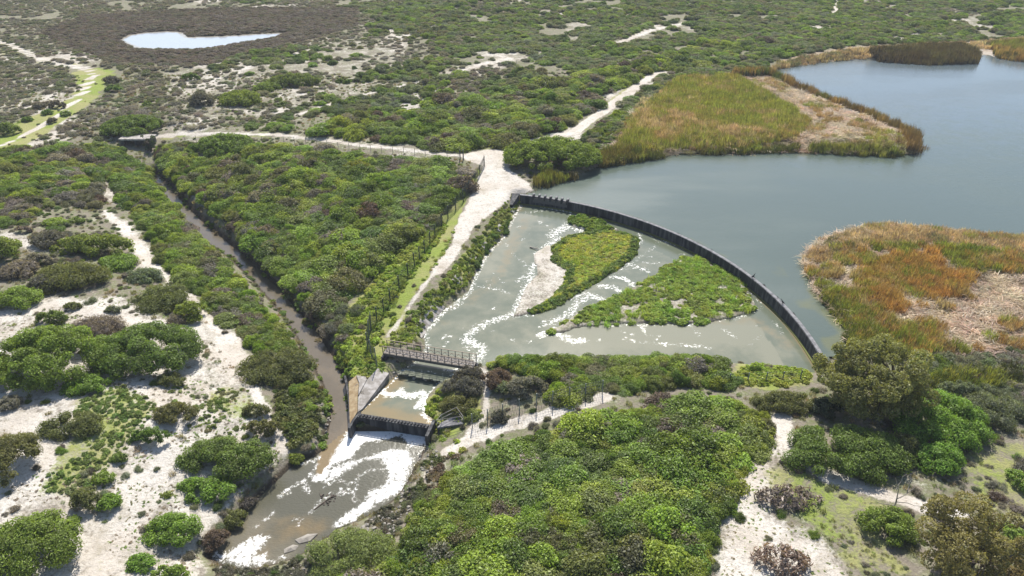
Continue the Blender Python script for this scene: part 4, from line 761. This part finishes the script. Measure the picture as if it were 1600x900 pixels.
# marsh plants on the basin islands
def marsh(poly, step, s0, s1, cols, label, seed, gaps=(), gap=0.0, name="marsh_plants", kind="herb", zs=1.0, nsc=4.0):
    p = jgrid(poly, step); p = p[(sdp(p, poly) < -.9) | (vnoise(p[:, 0], p[:, 1], 1.1, seed+30) > .5)]
    for g in gaps: p = p[~inside(p, g) | (rng.random(len(p)) < .22)]
    if gap: p = p[fbm(p[:, 0], p[:, 1], 2.6, seed+9) > gap]
    n = len(p); sel = np.clip(.5+1.2*(fbm(p[:, 0], p[:, 1], nsc, seed)-.5)+rng.normal(0, .15, n), 0, .999)
    return scatter(name, kind, p, rng.uniform(s0, s1, n), palette(n, cols, sel), label, zscale=np.full(n, zs), lean=.1)
MY = [(.26, .36, .045), (.33, .42, .05), (.42, .44, .06), (.38, .38, .085), (.28, .35, .05)]
MGc = [(.20, .30, .04), (.25, .34, .05), (.30, .37, .055), (.20, .26, .045)]
marsh(isl1, .46, .28, .55, MY, "yellow green marsh plants covering the teardrop island", 1, zs=.85)
e1 = isl1; p = jgrid(isl1, .4); p = p[sdp(p, isl1) > -1.0]; n = len(p)
scatter("marsh_plants", "herb", p, rng.uniform(.35, .6, n), palette(n, [(.12, .19, .03), (.16, .22, .035)]), "darker green plants edging the teardrop island", zscale=np.full(n, .95))
marsh(isl2, .55, .34, .62, MGc, "bright green marsh plants on the triangular island", 2, gaps2, .37, zs=.95)
marsh(isl2, .9, .5, .95, [(.20, .32, .05), (.26, .34, .06)], "upright marsh grass on the triangular island", 5, gaps2, .45, "marsh_grass", "tuft")
marsh(isl1, .8, .4, .8, [(.30, .36, .05), (.36, .36, .07), (.22, .30, .045)], "upright yellow grass on the teardrop island", 6, (), .40, "marsh_grass", "tuft")
marsh(isl1b, .45, .4, .65, [(.16, .24, .035), (.21, .29, .04)], "green marsh plants on the small island below the weir", 3, gap=.28, zs=1.3)
z5b = lambda pts, l=.3: G(z5(pts), l)
bank = z5b([(800, 0), (850, 15), (840, 55), (770, 175), (660, 300), (590, 430), (485, 505), (395, 590), (350, 690), (225, 700), (330, 600), (365, 500), (455, 430), (545, 320), (625, 230), (705, 120)])
p = jgrid(bank, .5); p = p[(sdp(p, fan) > .15) & (rng.random(len(p)) < .85)]; n = len(p); sel = np.clip(fbm(p[:, 0], p[:, 1], 5, 3)*1.3-.1+rng.normal(0, .15, n), 0, .999)
scatter("bank_plants", "herb", p, rng.uniform(.25, .5, n), palette(n, [(.13, .17, .03), (.19, .25, .04), (.26, .32, .05), (.23, .25, .075)], sel), "green plants on the sloping bank between track and basin", zscale=np.full(n, 1.1))
lb = z5b([(800, 75), (820, 100), (770, 190), (690, 260), (650, 330), (590, 440), (510, 500), (560, 420), (640, 300), (700, 220)], .3); p = jgrid(lb, .8); p = p[sdp(p, fan) > .1]; n = len(p)
p = p[fbm(p[:, 0], p[:, 1], 4, 12) > .57]; n = len(p)
scatter("bank_plants", "bush", p, rng.uniform(.4, .75, n), palette(n, [(.08, .15, .025), (.11, .18, .03)]), "dark green bushes on the lower bank above the basin", zscale=np.full(n, .9))
LIME = [(.24, .34, .04), (.29, .37, .045), (.33, .38, .06), (.21, .29, .04)]
def limes(px, step, s0, s1, label, seed, cols=LIME, gap=.3, kind="herb", name="creeping_herbs", lift=.2, extra=True):
    poly = G(px, lift); p = jgrid(poly, step); p = p[clear(p, .15, .15) & free(p, -.2)]; p = p[fbm(p[:, 0], p[:, 1], 4, seed) > gap]; n = len(p)
    return scatter(name, kind, p, rng.uniform(s0, s1, n), palette(n, cols, np.clip(fbm(p[:, 0], p[:, 1], 3.5, seed+1)*1.3-.15, 0, .999)), label, lean=.15, zscale=np.full(n, .45 if name == 'sand_plants' else 1.0))
limes([(535, 590), (522, 545), (535, 500), (585, 435), (640, 380), (690, 345), (700, 350), (660, 410), (625, 460), (600, 500), (585, 540), (600, 580), (575, 590)], .6, .28, .6, "lime green creepers along the fence above the canal", 5)
limes([(560, 545), (640, 470), (655, 500), (640, 540), (600, 545)], .8, .25, .5, "bright grass herbs beside the track near the footbridge", 6, gap=.36)
limes([(1140, 598), (1160, 573), (1210, 568), (1262, 574), (1265, 596), (1200, 604)], .6, .3, .55, "lime green strip of herbs at the basin's right corner", 7, gap=.22)
limes([(655, 645), (690, 605), (745, 595), (752, 640), (720, 655), (690, 690), (675, 680)], .6, .3, .6, "green herbs on the bank right of the stilling pool", 8)
limes([(755, 560), (775, 545), (790, 560), (770, 580)], .5, .3, .5, "lime patch at the right end of the footbridge", 9, gap=.0)
limes([(700, 690), (740, 680), (730, 700), (690, 715)], .6, .3, .5, "green herbs below the railed platform", 10, gap=.2)
limes([(120, 620), (190, 600), (250, 630), (200, 700), (120, 780), (60, 770), (100, 690)], .55, .18, .42, "green carpet of low plants on the left sand", 11, [(.13, .20, .04), (.17, .24, .05), (.20, .23, .08)], .40)
limes([(440, 610), (490, 635), (500, 660), (480, 690), (450, 700), (425, 650)], .6, .35, .75, "olive herbs on the left bank of the lower canal", 12, [(.12, .15, .03), (.15, .17, .04), (.10, .12, .03), (.18, .15, .06)], .25)
limes([(440, 560), (480, 570), (505, 620), (480, 640)], .6, .35, .7, "rusty tinged plants on the canal bank", 13, [(.15, .12, .04), (.12, .14, .03), (.18, .12, .05)], .3)
limes([(1190, 730), (1240, 715), (1320, 755), (1420, 800), (1380, 840), (1440, 910), (1330, 910), (1290, 840), (1240, 800), (1200, 770)], .62, .14, .32, "short green herbs over the pale meadow in the lower right", 14, [(.11, .14, .035), (.15, .16, .05), (.18, .16, .07)], .44, "tuft", "meadow_grass")
limes([(330, 600), (410, 600), (440, 690), (300, 690), (250, 780), (150, 900), (110, 900), (200, 740), (300, 640)], .8, .14, .38, "sparse tufts dotted over the white sand in the lower left", 15, [(.17, .20, .06), (.22, .20, .11), (.16, .21, .05), (.20, .16, .10)], .52, "tuft", "sand_tufts")
limes([(-150, 440), (0, 480), (60, 455), (200, 460), (300, 505), (390, 590), (440, 680), (450, 740), (390, 790), (340, 870), (300, 980), (-150, 1000)], .42, .08, .24, "fine green and brown litter plants sprinkled over the left sand", 31, [(.24, .29, .09), (.30, .27, .17), (.21, .29, .07), (.28, .23, .16), (.32, .32, .14)], .50, "herb", "sand_plants")
limes([(1110, 900), (1115, 830), (1155, 740), (1200, 690), (1320, 755), (1420, 800), (1400, 850), (1450, 960), (1100, 1000)], .42, .08, .22, "fine green and brown litter plants over the lower right clearing", 32, [(.25, .29, .08), (.31, .28, .16), (.23, .29, .07), (.33, .31, .15)], .48, "herb", "sand_plants")
limes([(250, 580), (330, 600), (400, 610), (420, 660), (340, 680), (280, 660)], .55, .15, .36, "patchy green carpet beside the sandy footpath", 33, [(.15, .20, .05), (.19, .24, .06), (.20, .20, .09)], .44)
limes([(640, 470), (670, 420), (705, 365), (740, 300), (752, 270), (740, 310), (722, 345), (700, 385), (668, 440), (630, 495), (610, 510)], .55, .2, .5, "rough grassy verge between the fence and the white track", 41, [(.22, .27, .06), (.27, .28, .10), (.18, .25, .05), (.24, .20, .11)], .42, "tuft", "verge_grass")
limes([(640, 470), (670, 420), (705, 365), (735, 310), (720, 345), (700, 385), (668, 440), (630, 495), (600, 520)], .8, .18, .42, "small leafy plants on the verge beside the white track", 42, LIME, .5)
limes([(40, 480), (330, 510), (400, 600), (300, 640), (30, 640)], .9, .14, .38, "sparse tufts between the left dune shrubs", 16, [(.12, .11, .07), (.15, .13, .09), (.09, .12, .04)], .46, "tuft", "sand_tufts")
limes([(340, 870), (420, 890), (500, 860), (560, 830), (600, 790), (640, 760), (660, 770), (620, 840), (560, 880), (480, 920), (330, 920)], .55, .25, .5, "grey weeds on the rocky rim of the pool", 17, [(.13, .14, .08), (.10, .10, .06), (.15, .13, .09)], .35)
limes([(640, 770), (660, 720), (690, 700), (720, 715), (690, 760), (650, 800)], .6, .25, .6, "brownish weeds on the pool's right bank", 18, [(.13, .14, .04), (.16, .12, .07), (.10, .12, .03)], .3)

def samp(a, p):
    i = np.clip(np.searchsorted(gx, p[:, 0])-1, 0, nx-1); j = np.clip(np.searchsorted(gy, p[:, 1])-1, 0, ny-1); return a.reshape(ny, nx)[j, i]
ug = G([(-150, 120), (1750, 120), (1750, 1000), (-250, 1000)]); p = jgrid(ug, .95); p = p[seen(p)]; p = p[clear(p, .1, .4)]
sg = samp(sand, p)+1.1*samp(grass, p)+.5*samp(straw, p); p = p[(rng.random(len(p)) > sg*1.15) | (rng.random(len(p)) < .05)]; n = len(p)
a = p[: n]; k = fbm(a[:, 0], a[:, 1], 5, 50)+rng.normal(0, .12, n)
b = a[k > .5]; scatter("undergrowth", "heath", b, rng.uniform(.25, .6, len(b)), palette(len(b), GREYG+GREY+GREEN[:2]), "low grey green undergrowth between the shrubs and thickets")
b = a[k <= .5]; scatter("undergrowth", "tuft", b, rng.uniform(.3, .65, len(b)), palette(len(b), [(.16, .17, .06), (.20, .17, .10), (.13, .18, .05), (.24, .20, .13)]), "dry grass tufts between the shrubs and thickets")
def rocks(px, step, s0, s1, label, z=None, keepw=-.2):
    poly = G(px, 0) if z is None else PP(px, z); p = jgrid(poly, step, .75); n = len(p)
    return scatter("rubble", "rock", p, rng.uniform(s0, s1, n), np.ones((n, 3)), label, zoff=.02, lean=.4)
rocks([(595, 800), (640, 755), (655, 770), (620, 830), (575, 850), (560, 830)], .4, .1, .28, "grey rubble on the pool's lower right bank")
rocks([(478, 712), (484, 668), (512, 662), (514, 690), (500, 715)], .45, .1, .3, "tan rubble beside the canal mouth")
rocks([(335, 885), (420, 895), (480, 868), (560, 835), (560, 850), (480, 890), (420, 910), (335, 900)], .4, .08, .22, "gravel rim at the foot of the pool")
rocks([(655, 690), (672, 688), (690, 720), (660, 745), (650, 720)], .45, .1, .3, "rubble beside the right end of the toothed weir")
rocks([(499, 600), (520, 640), (516, 670), (500, 640)], .4, .08, .22, "grey gravel along the left side of the lower canal")

# ------------------------------------------------------------------ built things
def V3(px, py, z): q = P(px, py, z); return Vector((q[0], q[1], z))
# curved weir
wt = empty("curved_weir", (WC[0]+WR*math.cos((A0+A1)/2), WC[1]+WR*math.sin((A0+A1)/2), FAN), "long curved concrete weir with a dark wet face between lake and basin", "weir")
wl = Vector(wt.location)
def ring(r0, r1, z0, z1, n=110, a0=None, a1=None, z1b=None):
    a, b, c, d = [np.c_[arc(r, n, a0, a1), np.full(n, z)] for r, z in ((r0, z0), (r0, z1), (r1, z1 if z1b is None else z1b), (r1, z0))]
    V = np.stack([a, b, c, d], 1).reshape(-1, 3)-np.array(wl); i = (np.arange(n-1)*4)[:, None]; F = np.concatenate([i+[k, (k+1) % 4, (k+1) % 4+4, k+4] for k in range(4)]).reshape(-1, 4)
    return np.concatenate([V]), np.concatenate([F, [[0, 3, 2, 1], [(n-1)*4, (n-1)*4+1, (n-1)*4+2, (n-1)*4+3]]])
v, f = ring(WR-.26, WR+.26, FAN-.8, .10); link("weir_wall", npmesh("weir_wall", v, f, CONC_D), wt)
v, f = ring(WR-.20, WR+.28, .10, .20); link("coping", npmesh("coping", v, f, COPING), wt)
v, f = ring(WR-.55, WR-.26, FAN-.8, FAN+.10); link("footing", npmesh("footing", v, f, simple("algae_concrete", (.11, .12, .03), .8, .4)), wt)
a_at = lambda px, py: a_of(PP([(px, py)], .18)[0])
for i in range(7):
    a = a_at(836.5, 302.5)+(a_at(893, 308)-a_at(836.5, 302.5))*i/6; c = Vector((WC[0]+WR*math.cos(a), WC[1]+WR*math.sin(a), 0))-wl
    mb = MB(); mb.box((c.x, c.y, c.z+.34), (.8, .28, .34), a); mb.box((c.x-.30*math.cos(a), c.y-.30*math.sin(a), c.z+.0), (.26, .26, .7), a); p_ = mb.build("gate_pillar", CONC_D, wt)
    mb = MB(); mb.box((c.x+.12*math.cos(a), c.y+.12*math.sin(a), c.z+.56), (.62, .34, .10), a); mb.build("cap", COPING, p_)
    if i < 6:
        b = a+(a_at(893, 308)-a_at(836.5, 302.5))/12; c = Vector((WC[0]+(WR-.36)*math.cos(b), WC[1]+(WR-.36)*math.sin(b), 0))-wl
        mb = MB(); mb.box((c.x, c.y, c.z-.45), (.06, 1.1, .9), b); mb.build("gate_leaf", STEEL, wt)
c = V3(815, 305, .1)-wl; d0 = arc(WR, 2)[0]
mb = MB(); e = V3(817, 313, FAN)-wl; s0 = Vector((d0[0], d0[1], 0))-wl
mb.prism([(s0.x-.1, s0.y+.2, .30-wl.z), (s0.x-1.5, s0.y+.5, .30-wl.z), (s0.x-1.9, s0.y-3.2, -.3-wl.z), (s0.x-1.4, s0.y-3.3, -.3-wl.z)], FAN-.6-wl.z); mb.build("wing_wall", CONC_D, wt)

# two small dark birds on the crest
def bird(px, py, label, rz):
    a = a_at(px, py); q = Vector((WC[0]+WR*math.cos(a), WC[1]+WR*math.sin(a), .22)); mb = MB(); ns = 8
    prof = [(-.30, .02, .16), (-.18, .09, .22), (0, .13, .30), (.13, .10, .42), (.18, .055, .56), (.22, .06, .64), (.30, .03, .63), (.38, .008, .62)]; rings = []
    for x, r, z in prof: rings += [(x, r*math.cos(2*math.pi*k/ns), z+r*math.sin(2*math.pi*k/ns)) for k in range(ns)]
    mb.poly(rings, [(i*ns+k, i*ns+(k+1) % ns, (i+1)*ns+(k+1) % ns, (i+1)*ns+k) for i in range(len(prof)-1) for k in range(ns)]+[tuple(range(ns)), tuple(range((len(prof)-1)*ns, len(prof)*ns))])
    for s in (-.05, .05): mb.bar((0, s, 0), (.02, s, .24), .018, 4)
    o = mb.build("bird", simple("dark_plumage", (.025, .025, .028), .6, .3), None, True); o.location = q; o.rotation_euler.z = rz; tag(o, label, "bird", "dark birds on the weir crest")
bird(1177, 434.5, "dark bird on the weir crest, the one farther up towards the gate pillars", .3); bird(1223, 475, "dark bird on the weir crest, the one nearer the grey olive tree", 2.4)

# footbridge
DZ = -.25; bl = V3(602, 547, DZ); br_ = V3(742, 570, DZ); ax = (br_-bl); LB = ax.length; rz = math.atan2(ax.y, ax.x)
fb = empty("footbridge", bl, "narrow footbridge with tan lattice railings over the basin outlet", "footbridge", None, rz); Wb = 1.25
for s in (-1, 1):
    mb = MB(); mb.box((LB/2, s*(Wb/2-.06), -.24), (LB, .13, .34)); mb.build("girder", STEEL, fb)
nb = 34
for i in range(nb):
    me_ = globals().get("_plank")
    if me_ is None: mb = MB(); mb.box((0, 0, 0), (LB/nb*.9, Wb, .06)); me_ = globals()["_plank"] = mb.mesh("plank", BOARD)
    o = link("plank", me_, fb); o.location = (LB*(i+.5)/nb, 0, -.03+random.uniform(-.006, .006))
nP = 14
for s in (-1, 1):
    y = s*(Wb/2+.035)
    mb = MB(); mb.box((LB/2, y, 1.08), (LB+.1, .07, .06)); mb.build("top_rail", RAIL, fb)
    mb = MB(); mb.box((LB/2, y, .62), (LB, .04, .05)); mb.build("mid_rail", RAIL, fb)
    mb = MB(); mb.box((LB/2, y, .14), (LB, .04, .06)); mb.build("bottom_rail", RAIL, fb)
    for i in range(nP):
        x = LB*i/(nP-1); mb = MB(); mb.box((x, y, .42), (.075, .05, 1.26)); mb.build("railing_post", STEEL, fb)
        if i < nP-1:
            x2 = LB*(i+1)/(nP-1); mb = MB()
            for k in range(2):
                xa = x+(x2-x)*k/2; xb = x+(x2-x)*(k+1)/2
                mb.bar((xa, y, .14 if k % 2 == 0 else .62), (xb, y, .62 if k % 2 == 0 else .14), .022, 4)
            mb.build("lattice_bar", STEEL, fb)
mb = MB(); mb.box((.15, 0, -1.2), (.7, 1.9, 1.55)); mb.build("abutment", CONC_D, fb)
mb = MB(); mb.box((LB-.15, 0, -1.2), (.7, 1.9, 1.55)); mb.build("abutment", CONC_D, fb)

# rock sill under the bridge shade
sil = empty("rock_sill", V3(655, 590, MID), "row of grey stones across the outlet below the footbridge", "rock sill"); a, b = V3(616, 580, MID+.15), V3(697, 598, MID+.15); so = Vector(sil.location); random.seed(11); iv, jf = ico(); _rm = PROTO["rock"][2]
for i in range(46):
    q = a.lerp(b, (i//2+random.uniform(.2, .8))/23)+Vector((random.uniform(-.12, .12), random.uniform(-.42, .42), random.uniform(-.05, .12)))-so
    o = link("stone", random.choice(_rm), sil); o.location = q; s_ = random.uniform(.16, .30); o.scale = (s_, s_, s_); o.rotation_euler = (random.uniform(-.4, .4), random.uniform(-.4, .4), random.uniform(0, 6))

# toothed weir
TZ = MID+.07; ta, tb = V3(563, 646, TZ), V3(673, 663.5, TZ); tx = tb-ta; LT = tx.length; rz = math.atan2(tx.y, tx.x)
tw = empty("toothed_weir", ta, "straight dark weir with a row of teeth pouring into the foamy pool", "weir", None, rz)
mb = MB(); mb.box((LT/2, -.25, -.95), (LT+.3, .5, 1.9)); mb.build("weir_wall", CONC_D, tw)
mb = MB(); mb.box((LT/2, -.62, .02), (LT, .10, .10)); mb.build("front_beam", CONC_D, tw)
mb = MB(); mb.box((.11, 0, 0), (.16, .34, .26)); tm = mb.mesh("tooth", CONC_D)
for i in range(22): o = link("tooth", tm, tw); o.location = (LT*(i+.2)/22, -.40, .10)
mb = MB(); mb.box((LT+.28, -.9, -.55), (.34, 2.6, 1.95)); mb.build("side_wall", CONC_D, tw)

# concrete apron and divider wall left of the stilling pool
ap = empty("concrete_apron", V3(575, 620, MID), "pale sloping concrete apron between canal and stilling pool", "apron"); ao = Vector(ap.location)
zo = lambda pts: ZP(520, 560, 5.625, pts)
def slab(nm, pxs, zs, mat, thick=.5): mb = MB(); mb.prism([tuple(V3(x, y, z)-ao) for (x, y), z in zip(zo(pxs), zs)], lambda p: p[2]-thick); mb.build(nm, mat, ap)
def pslab(nm, pxs, zf, mat, th): slab(nm, pxs, [zf(x, y) for x, y in pxs], mat, th)
pslab("sloping_slab", [(395, 86), (494, 130), (262, 440), (220, 470), (222, 340), (302, 188)], lambda x, y: -.72-.0024*y, CONC, .6)
pslab("stained_slab", [(140, 205), (205, 150), (230, 215), (217, 342), (216, 468), (150, 575), (143, 400)], lambda x, y: -1.22-.0013*(y-150)-.0038*(232-x), CONC_T, .6)
pslab("sandy_ledge", [(207, 148), (290, 160), (298, 186), (224, 322), (233, 215)], lambda x, y: -1.12-.0012*(y-150), CONC, .4)
def wallseg(nm, pxs, z, th, h, mat, par=ap):
    o_ = Vector(par.location); mb = MB(); q = [V3(x, y, z)-o_ for x, y in pxs]
    for a, b in zip(q[:-1], q[1:]):
        d = (b-a).normalized(); n_ = Vector((-d.y, d.x, 0))*th/2; a2, b2 = a-d*.004, b+d*.004; mb.prism([tuple(a2+n_), tuple(a2-n_), tuple(b2-n_), tuple(b2+n_)], z-o_.z-h)
    return mb.build(nm, mat, par)
wallseg("divider_wall", zo([(105, 150), (120, 215), (140, 330), (150, 450), (150, 560), (142, 620)]), -2.08, .26, 1.9, CONC_D)
wallseg("wing_wall", zo([(240, 468), (180, 540), (142, 612)]), -1.9, .28, 2.1, CONC_D)
rbm = MB(); rbm.bar(V3(*zo([(140, 296)])[0], -1.9)-ao, V3(*zo([(212, 228)])[0], -1.4)-ao, .05, 6); rbm.bar(V3(*zo([(212, 228)])[0], -1.4)-ao, V3(*zo([(290, 214)])[0], -1.25)-ao, .05, 6); rbm.build("pipe", BLEACH, ap)

# slabs lining the bank above the basin
rv = empty("bank_lining", V3(665, 505, FAN), "broken pale concrete slabs lining the left bank of the basin", "bank lining"); ro_ = Vector(rv.location)
def bslab(px, z0=.10):
    q = [G3(x, y, .1) for x, y in px]; mb = MB(); mb.prism([tuple(v_+Vector((0, 0, z0))-ro_) for v_ in q], lambda p: p[2]-.4); mb.build("slab", CONC, rv)
for t0, t1 in ((0, .23), (.25, .47), (.49, .73), (.75, 1)):
    L1 = [(643, 516), (680, 470)]; L2 = [(659, 528), (696, 481)]; lp = lambda L, t: (L[0][0]+(L[1][0]-L[0][0])*t, L[0][1]+(L[1][1]-L[0][1])*t)
    bslab([lp(L1, t0), lp(L2, t0), lp(L2, t1), lp(L1, t1)])
for q_ in ([(706, 438), (717, 444), (723, 436), (713, 428)], [(733, 404), (741, 410), (745, 403), (738, 397)], [(751, 384), (757, 389), (762, 381), (755, 376)], [(775, 358), (781, 362), (786, 355), (780, 350)], [(797, 330), (803, 334), (806, 327), (801, 323)], [(735, 590), (738, 590), (738, 592), (735, 592)][:0]):
    if q_: bslab(q_, .2)

# railed platform
_q = PP([(683, 668), (724, 662), (714, 648), (690, 660)], -1.0); pz = float(terrain(_q[:, 0], _q[:, 1]).max())+.16; pl = empty("railed_platform", V3(703, 664, pz), "small concrete platform with pale pipe railing beside the toothed weir", "platform"); po = Vector(pl.location)
cs = [V3(683, 668, pz), V3(724, 662, pz), V3(714, 648, pz), V3(690, 660, pz)]
mb = MB(); mb.prism([tuple(c_-po) for c_ in cs], -.24); mb.build("platform_slab", COPING, pl)
for c_ in cs: mb = MB(); q_ = (c_-po)*.9; mb.box((q_.x, q_.y, -.75), (.22, .22, 1.1)); mb.build("support_leg", CONC_D, pl)
mb = MB(); rp = [c_-po for c_ in cs]
for i, c_ in enumerate(rp):
    o = MB(); o.bar(c_, c_+Vector((0, 0, 1.1)), .035, 6); o.build("railing_post", GALV, pl)
    n_ = rp[(i+1) % 4]
    for h in (1.08, .58): o = MB(); o.bar(c_+Vector((0, 0, h)), n_+Vector((0, 0, h)), .025, 6); o.build("railing_bar", CONC, pl)

# culvert under the far track
cv = empty("culvert", V3(210, 222, .4), "low pale culvert deck carrying the far track over the canal", "culvert"); co = Vector(cv.location)
a, b = V3(186, 217, .75)-co, V3(236, 217, .75)-co
mb = MB(); mb.box(((a.x+b.x)/2, a.y+1.2, a.z-.10), ((b.x-a.x), 3.2, .36)); mb.build("deck", CONC, cv)
for x in (a.x+.6, b.x-.6, (a.x+b.x)/2): mb = MB(); mb.box((x, a.y+1.2, a.z-1.75), (.5, 2.9, 2.8)); mb.build("support_wall", CONC_D, cv)

# fences
def fence(px, label, H=1.9, lean=.06, mesh=True, pr=.06, every=None, name="wire_fence", rail=False, mat=GALV):
    g = [G3(x, y) for x, y in px]; root = empty(name, g[0], label, "fence"); o0 = Vector(root.location); tops = []
    for q in g:
        h = H*random.uniform(.92, 1.06); t = q+Vector((random.uniform(-lean, lean), random.uniform(-lean, lean), h)); mb = MB(); mb.bar(q-o0-Vector((0, 0, .3)), t-o0, pr, 6); mb.build("post", mat, root); tops.append(t)
    for i in range(len(g)-1):
        a, b, ta_, tb_ = g[i]-o0, g[i+1]-o0, tops[i]-o0, tops[i+1]-o0; mb = MB()
        for k in ((.05, .28, .52, .76, .97) if mesh else (.3, .6, .95)): mb.bar(a.lerp(ta_, k), b.lerp(tb_, k), .014, 3)
        if mesh:
            n = max(3, int((b-a).length/.28))
            for j in range(n):
                u, u2 = j/n, (j+1)/n
                mb.bar(a.lerp(b, u), ta_.lerp(tb_, u2), .011, 3); mb.bar(a.lerp(b, u2), ta_.lerp(tb_, u), .011, 3)
        mb.build("mesh_panel" if mesh else "wire", WIRE, root)
    return root
def along(pts, n):
    p = np.array(pts, float); d = np.r_[0, np.cumsum(np.hypot(*np.diff(p, axis=0).T))]; t = np.linspace(0, d[-1], n); return list(zip(np.interp(t, d, p[:, 0]), np.interp(t, d, p[:, 1])))
fence([(757, 260), (750, 274), (742, 288), (733, 302), (724, 315), (712, 328), (700, 341), (690, 356), (680, 371), (672, 383), (664, 396), (656, 406), (648, 417), (638, 432), (624, 452), (610, 473), (600, 488), (589, 502), (580, 516)], "leaning wire mesh fence between green scrub and the white road", 2.3, pr=.085, mat=WIRE)
fence([(580, 516), (577, 532), (575, 548), (582, 562), (590, 576)], "tall gate posts with rusting wire mesh near the footbridge", 3.0, .15, True, .06)
fence([(738, 668), (762, 661), (786, 653), (811.6, 646), (837.6, 639), (862.6, 633), (889, 627), (914, 621), (941, 616)], "wire mesh fence on tall posts along the pale lower track", 2.1, .05)
fence([(1139, 598), (1168, 596), (1196, 595.5), (1222.5, 594), (1250, 592)], "low wire fence on the lime green strip by the basin", 1.3, .04, False)
fence(along([(290, 222), (380, 222), (470, 224), (560, 235), (640, 241), (716, 248)], 26), "old post and wire fence along the far track", 1.4, .1, False, .05, mat=BLEACH)
fence([(719, 250), (724, 250)], "pair of thick gate posts at the white road junction", 2.2, .02, False, .12, mat=STEEL)
fence(along([(530, 170), (640, 140), (760, 112), (860, 90)], 26), "faint line of thin fence posts across the far scrub", 1.4, .1, False, .045, mat=BLEACH)

# debris in the pool
db = empty("debris_heap", V3(515, 783, LOW), "brown driftwood snag lying in the foamy pool", "driftwood"); do = Vector(db.location); random.seed(2); mb = MB()
for i in range(16):
    q = V3(505+random.uniform(-8, 20), 790-random.uniform(-2, 16), LOW)-do; mb.bar(q, q+Vector((random.uniform(-.4, .4), random.uniform(-.3, .4), random.uniform(.0, .16))), .09, 5, .05)
mb.build("branch", BARK, db); mb = MB(); mb.bar(V3(490, 797, LOW)-do, V3(522, 774, LOW)-do+Vector((0, 0, .12)), .08, 7, .04); mb.build("log", BARK, db)
for px, py, s_, lb in ((478, 843, .62, "flat dark rock in the pool carrying a green clump"), (455, 858, .5, "smaller grey rock in the pool left of the green clump")):
    o = link("boulder", _rm[0 if s_ > .6 else 1].copy()); o.location = V3(px, py, LOW-.05); o.scale = (s_*1.7, s_*1.1, s_*.8); o.rotation_euler.z = .5; tag(o, lb, "rock", "rocks lying in the pool")
lg = link("driftwood_log", None) if False else None
mb = MB(); a = V3(828, 386, FAN+.1); b = V3(842, 389, FAN+.25); mb.bar(Vector((0, 0, 0)), b-a, .12, 7, .07); mb.bar((b-a)*.6, (b-a)*.7+Vector((.3, .5, .2)), .05, 5, .02); o = mb.build("driftwood_log", BLEACH); o.location = a; tag(o, "bleached log stranded on the sand left of the teardrop island", "log")

# air between the camera and the far scrub
hz = MB(); hz.box((0, 3000, 22), (13000, 8000, 64)); m = bpy.data.materials.new("air_haze"); m.use_nodes = True; t_ = m.node_tree; t_.nodes.clear(); o_ = t_.nodes.new("ShaderNodeOutputMaterial"); pv = t_.nodes.new("ShaderNodeVolumePrincipled")
pv.inputs["Color"].default_value = (.86, .91, 1, 1); pv.inputs["Density"].default_value = .0002; pv.inputs["Anisotropy"].default_value = .0
t_.links.new(pv.outputs[0], o_.inputs["Volume"]); o = hz.build("haze", m); tag(o, "thin pale air over the whole wetland", None, None, "stuff")
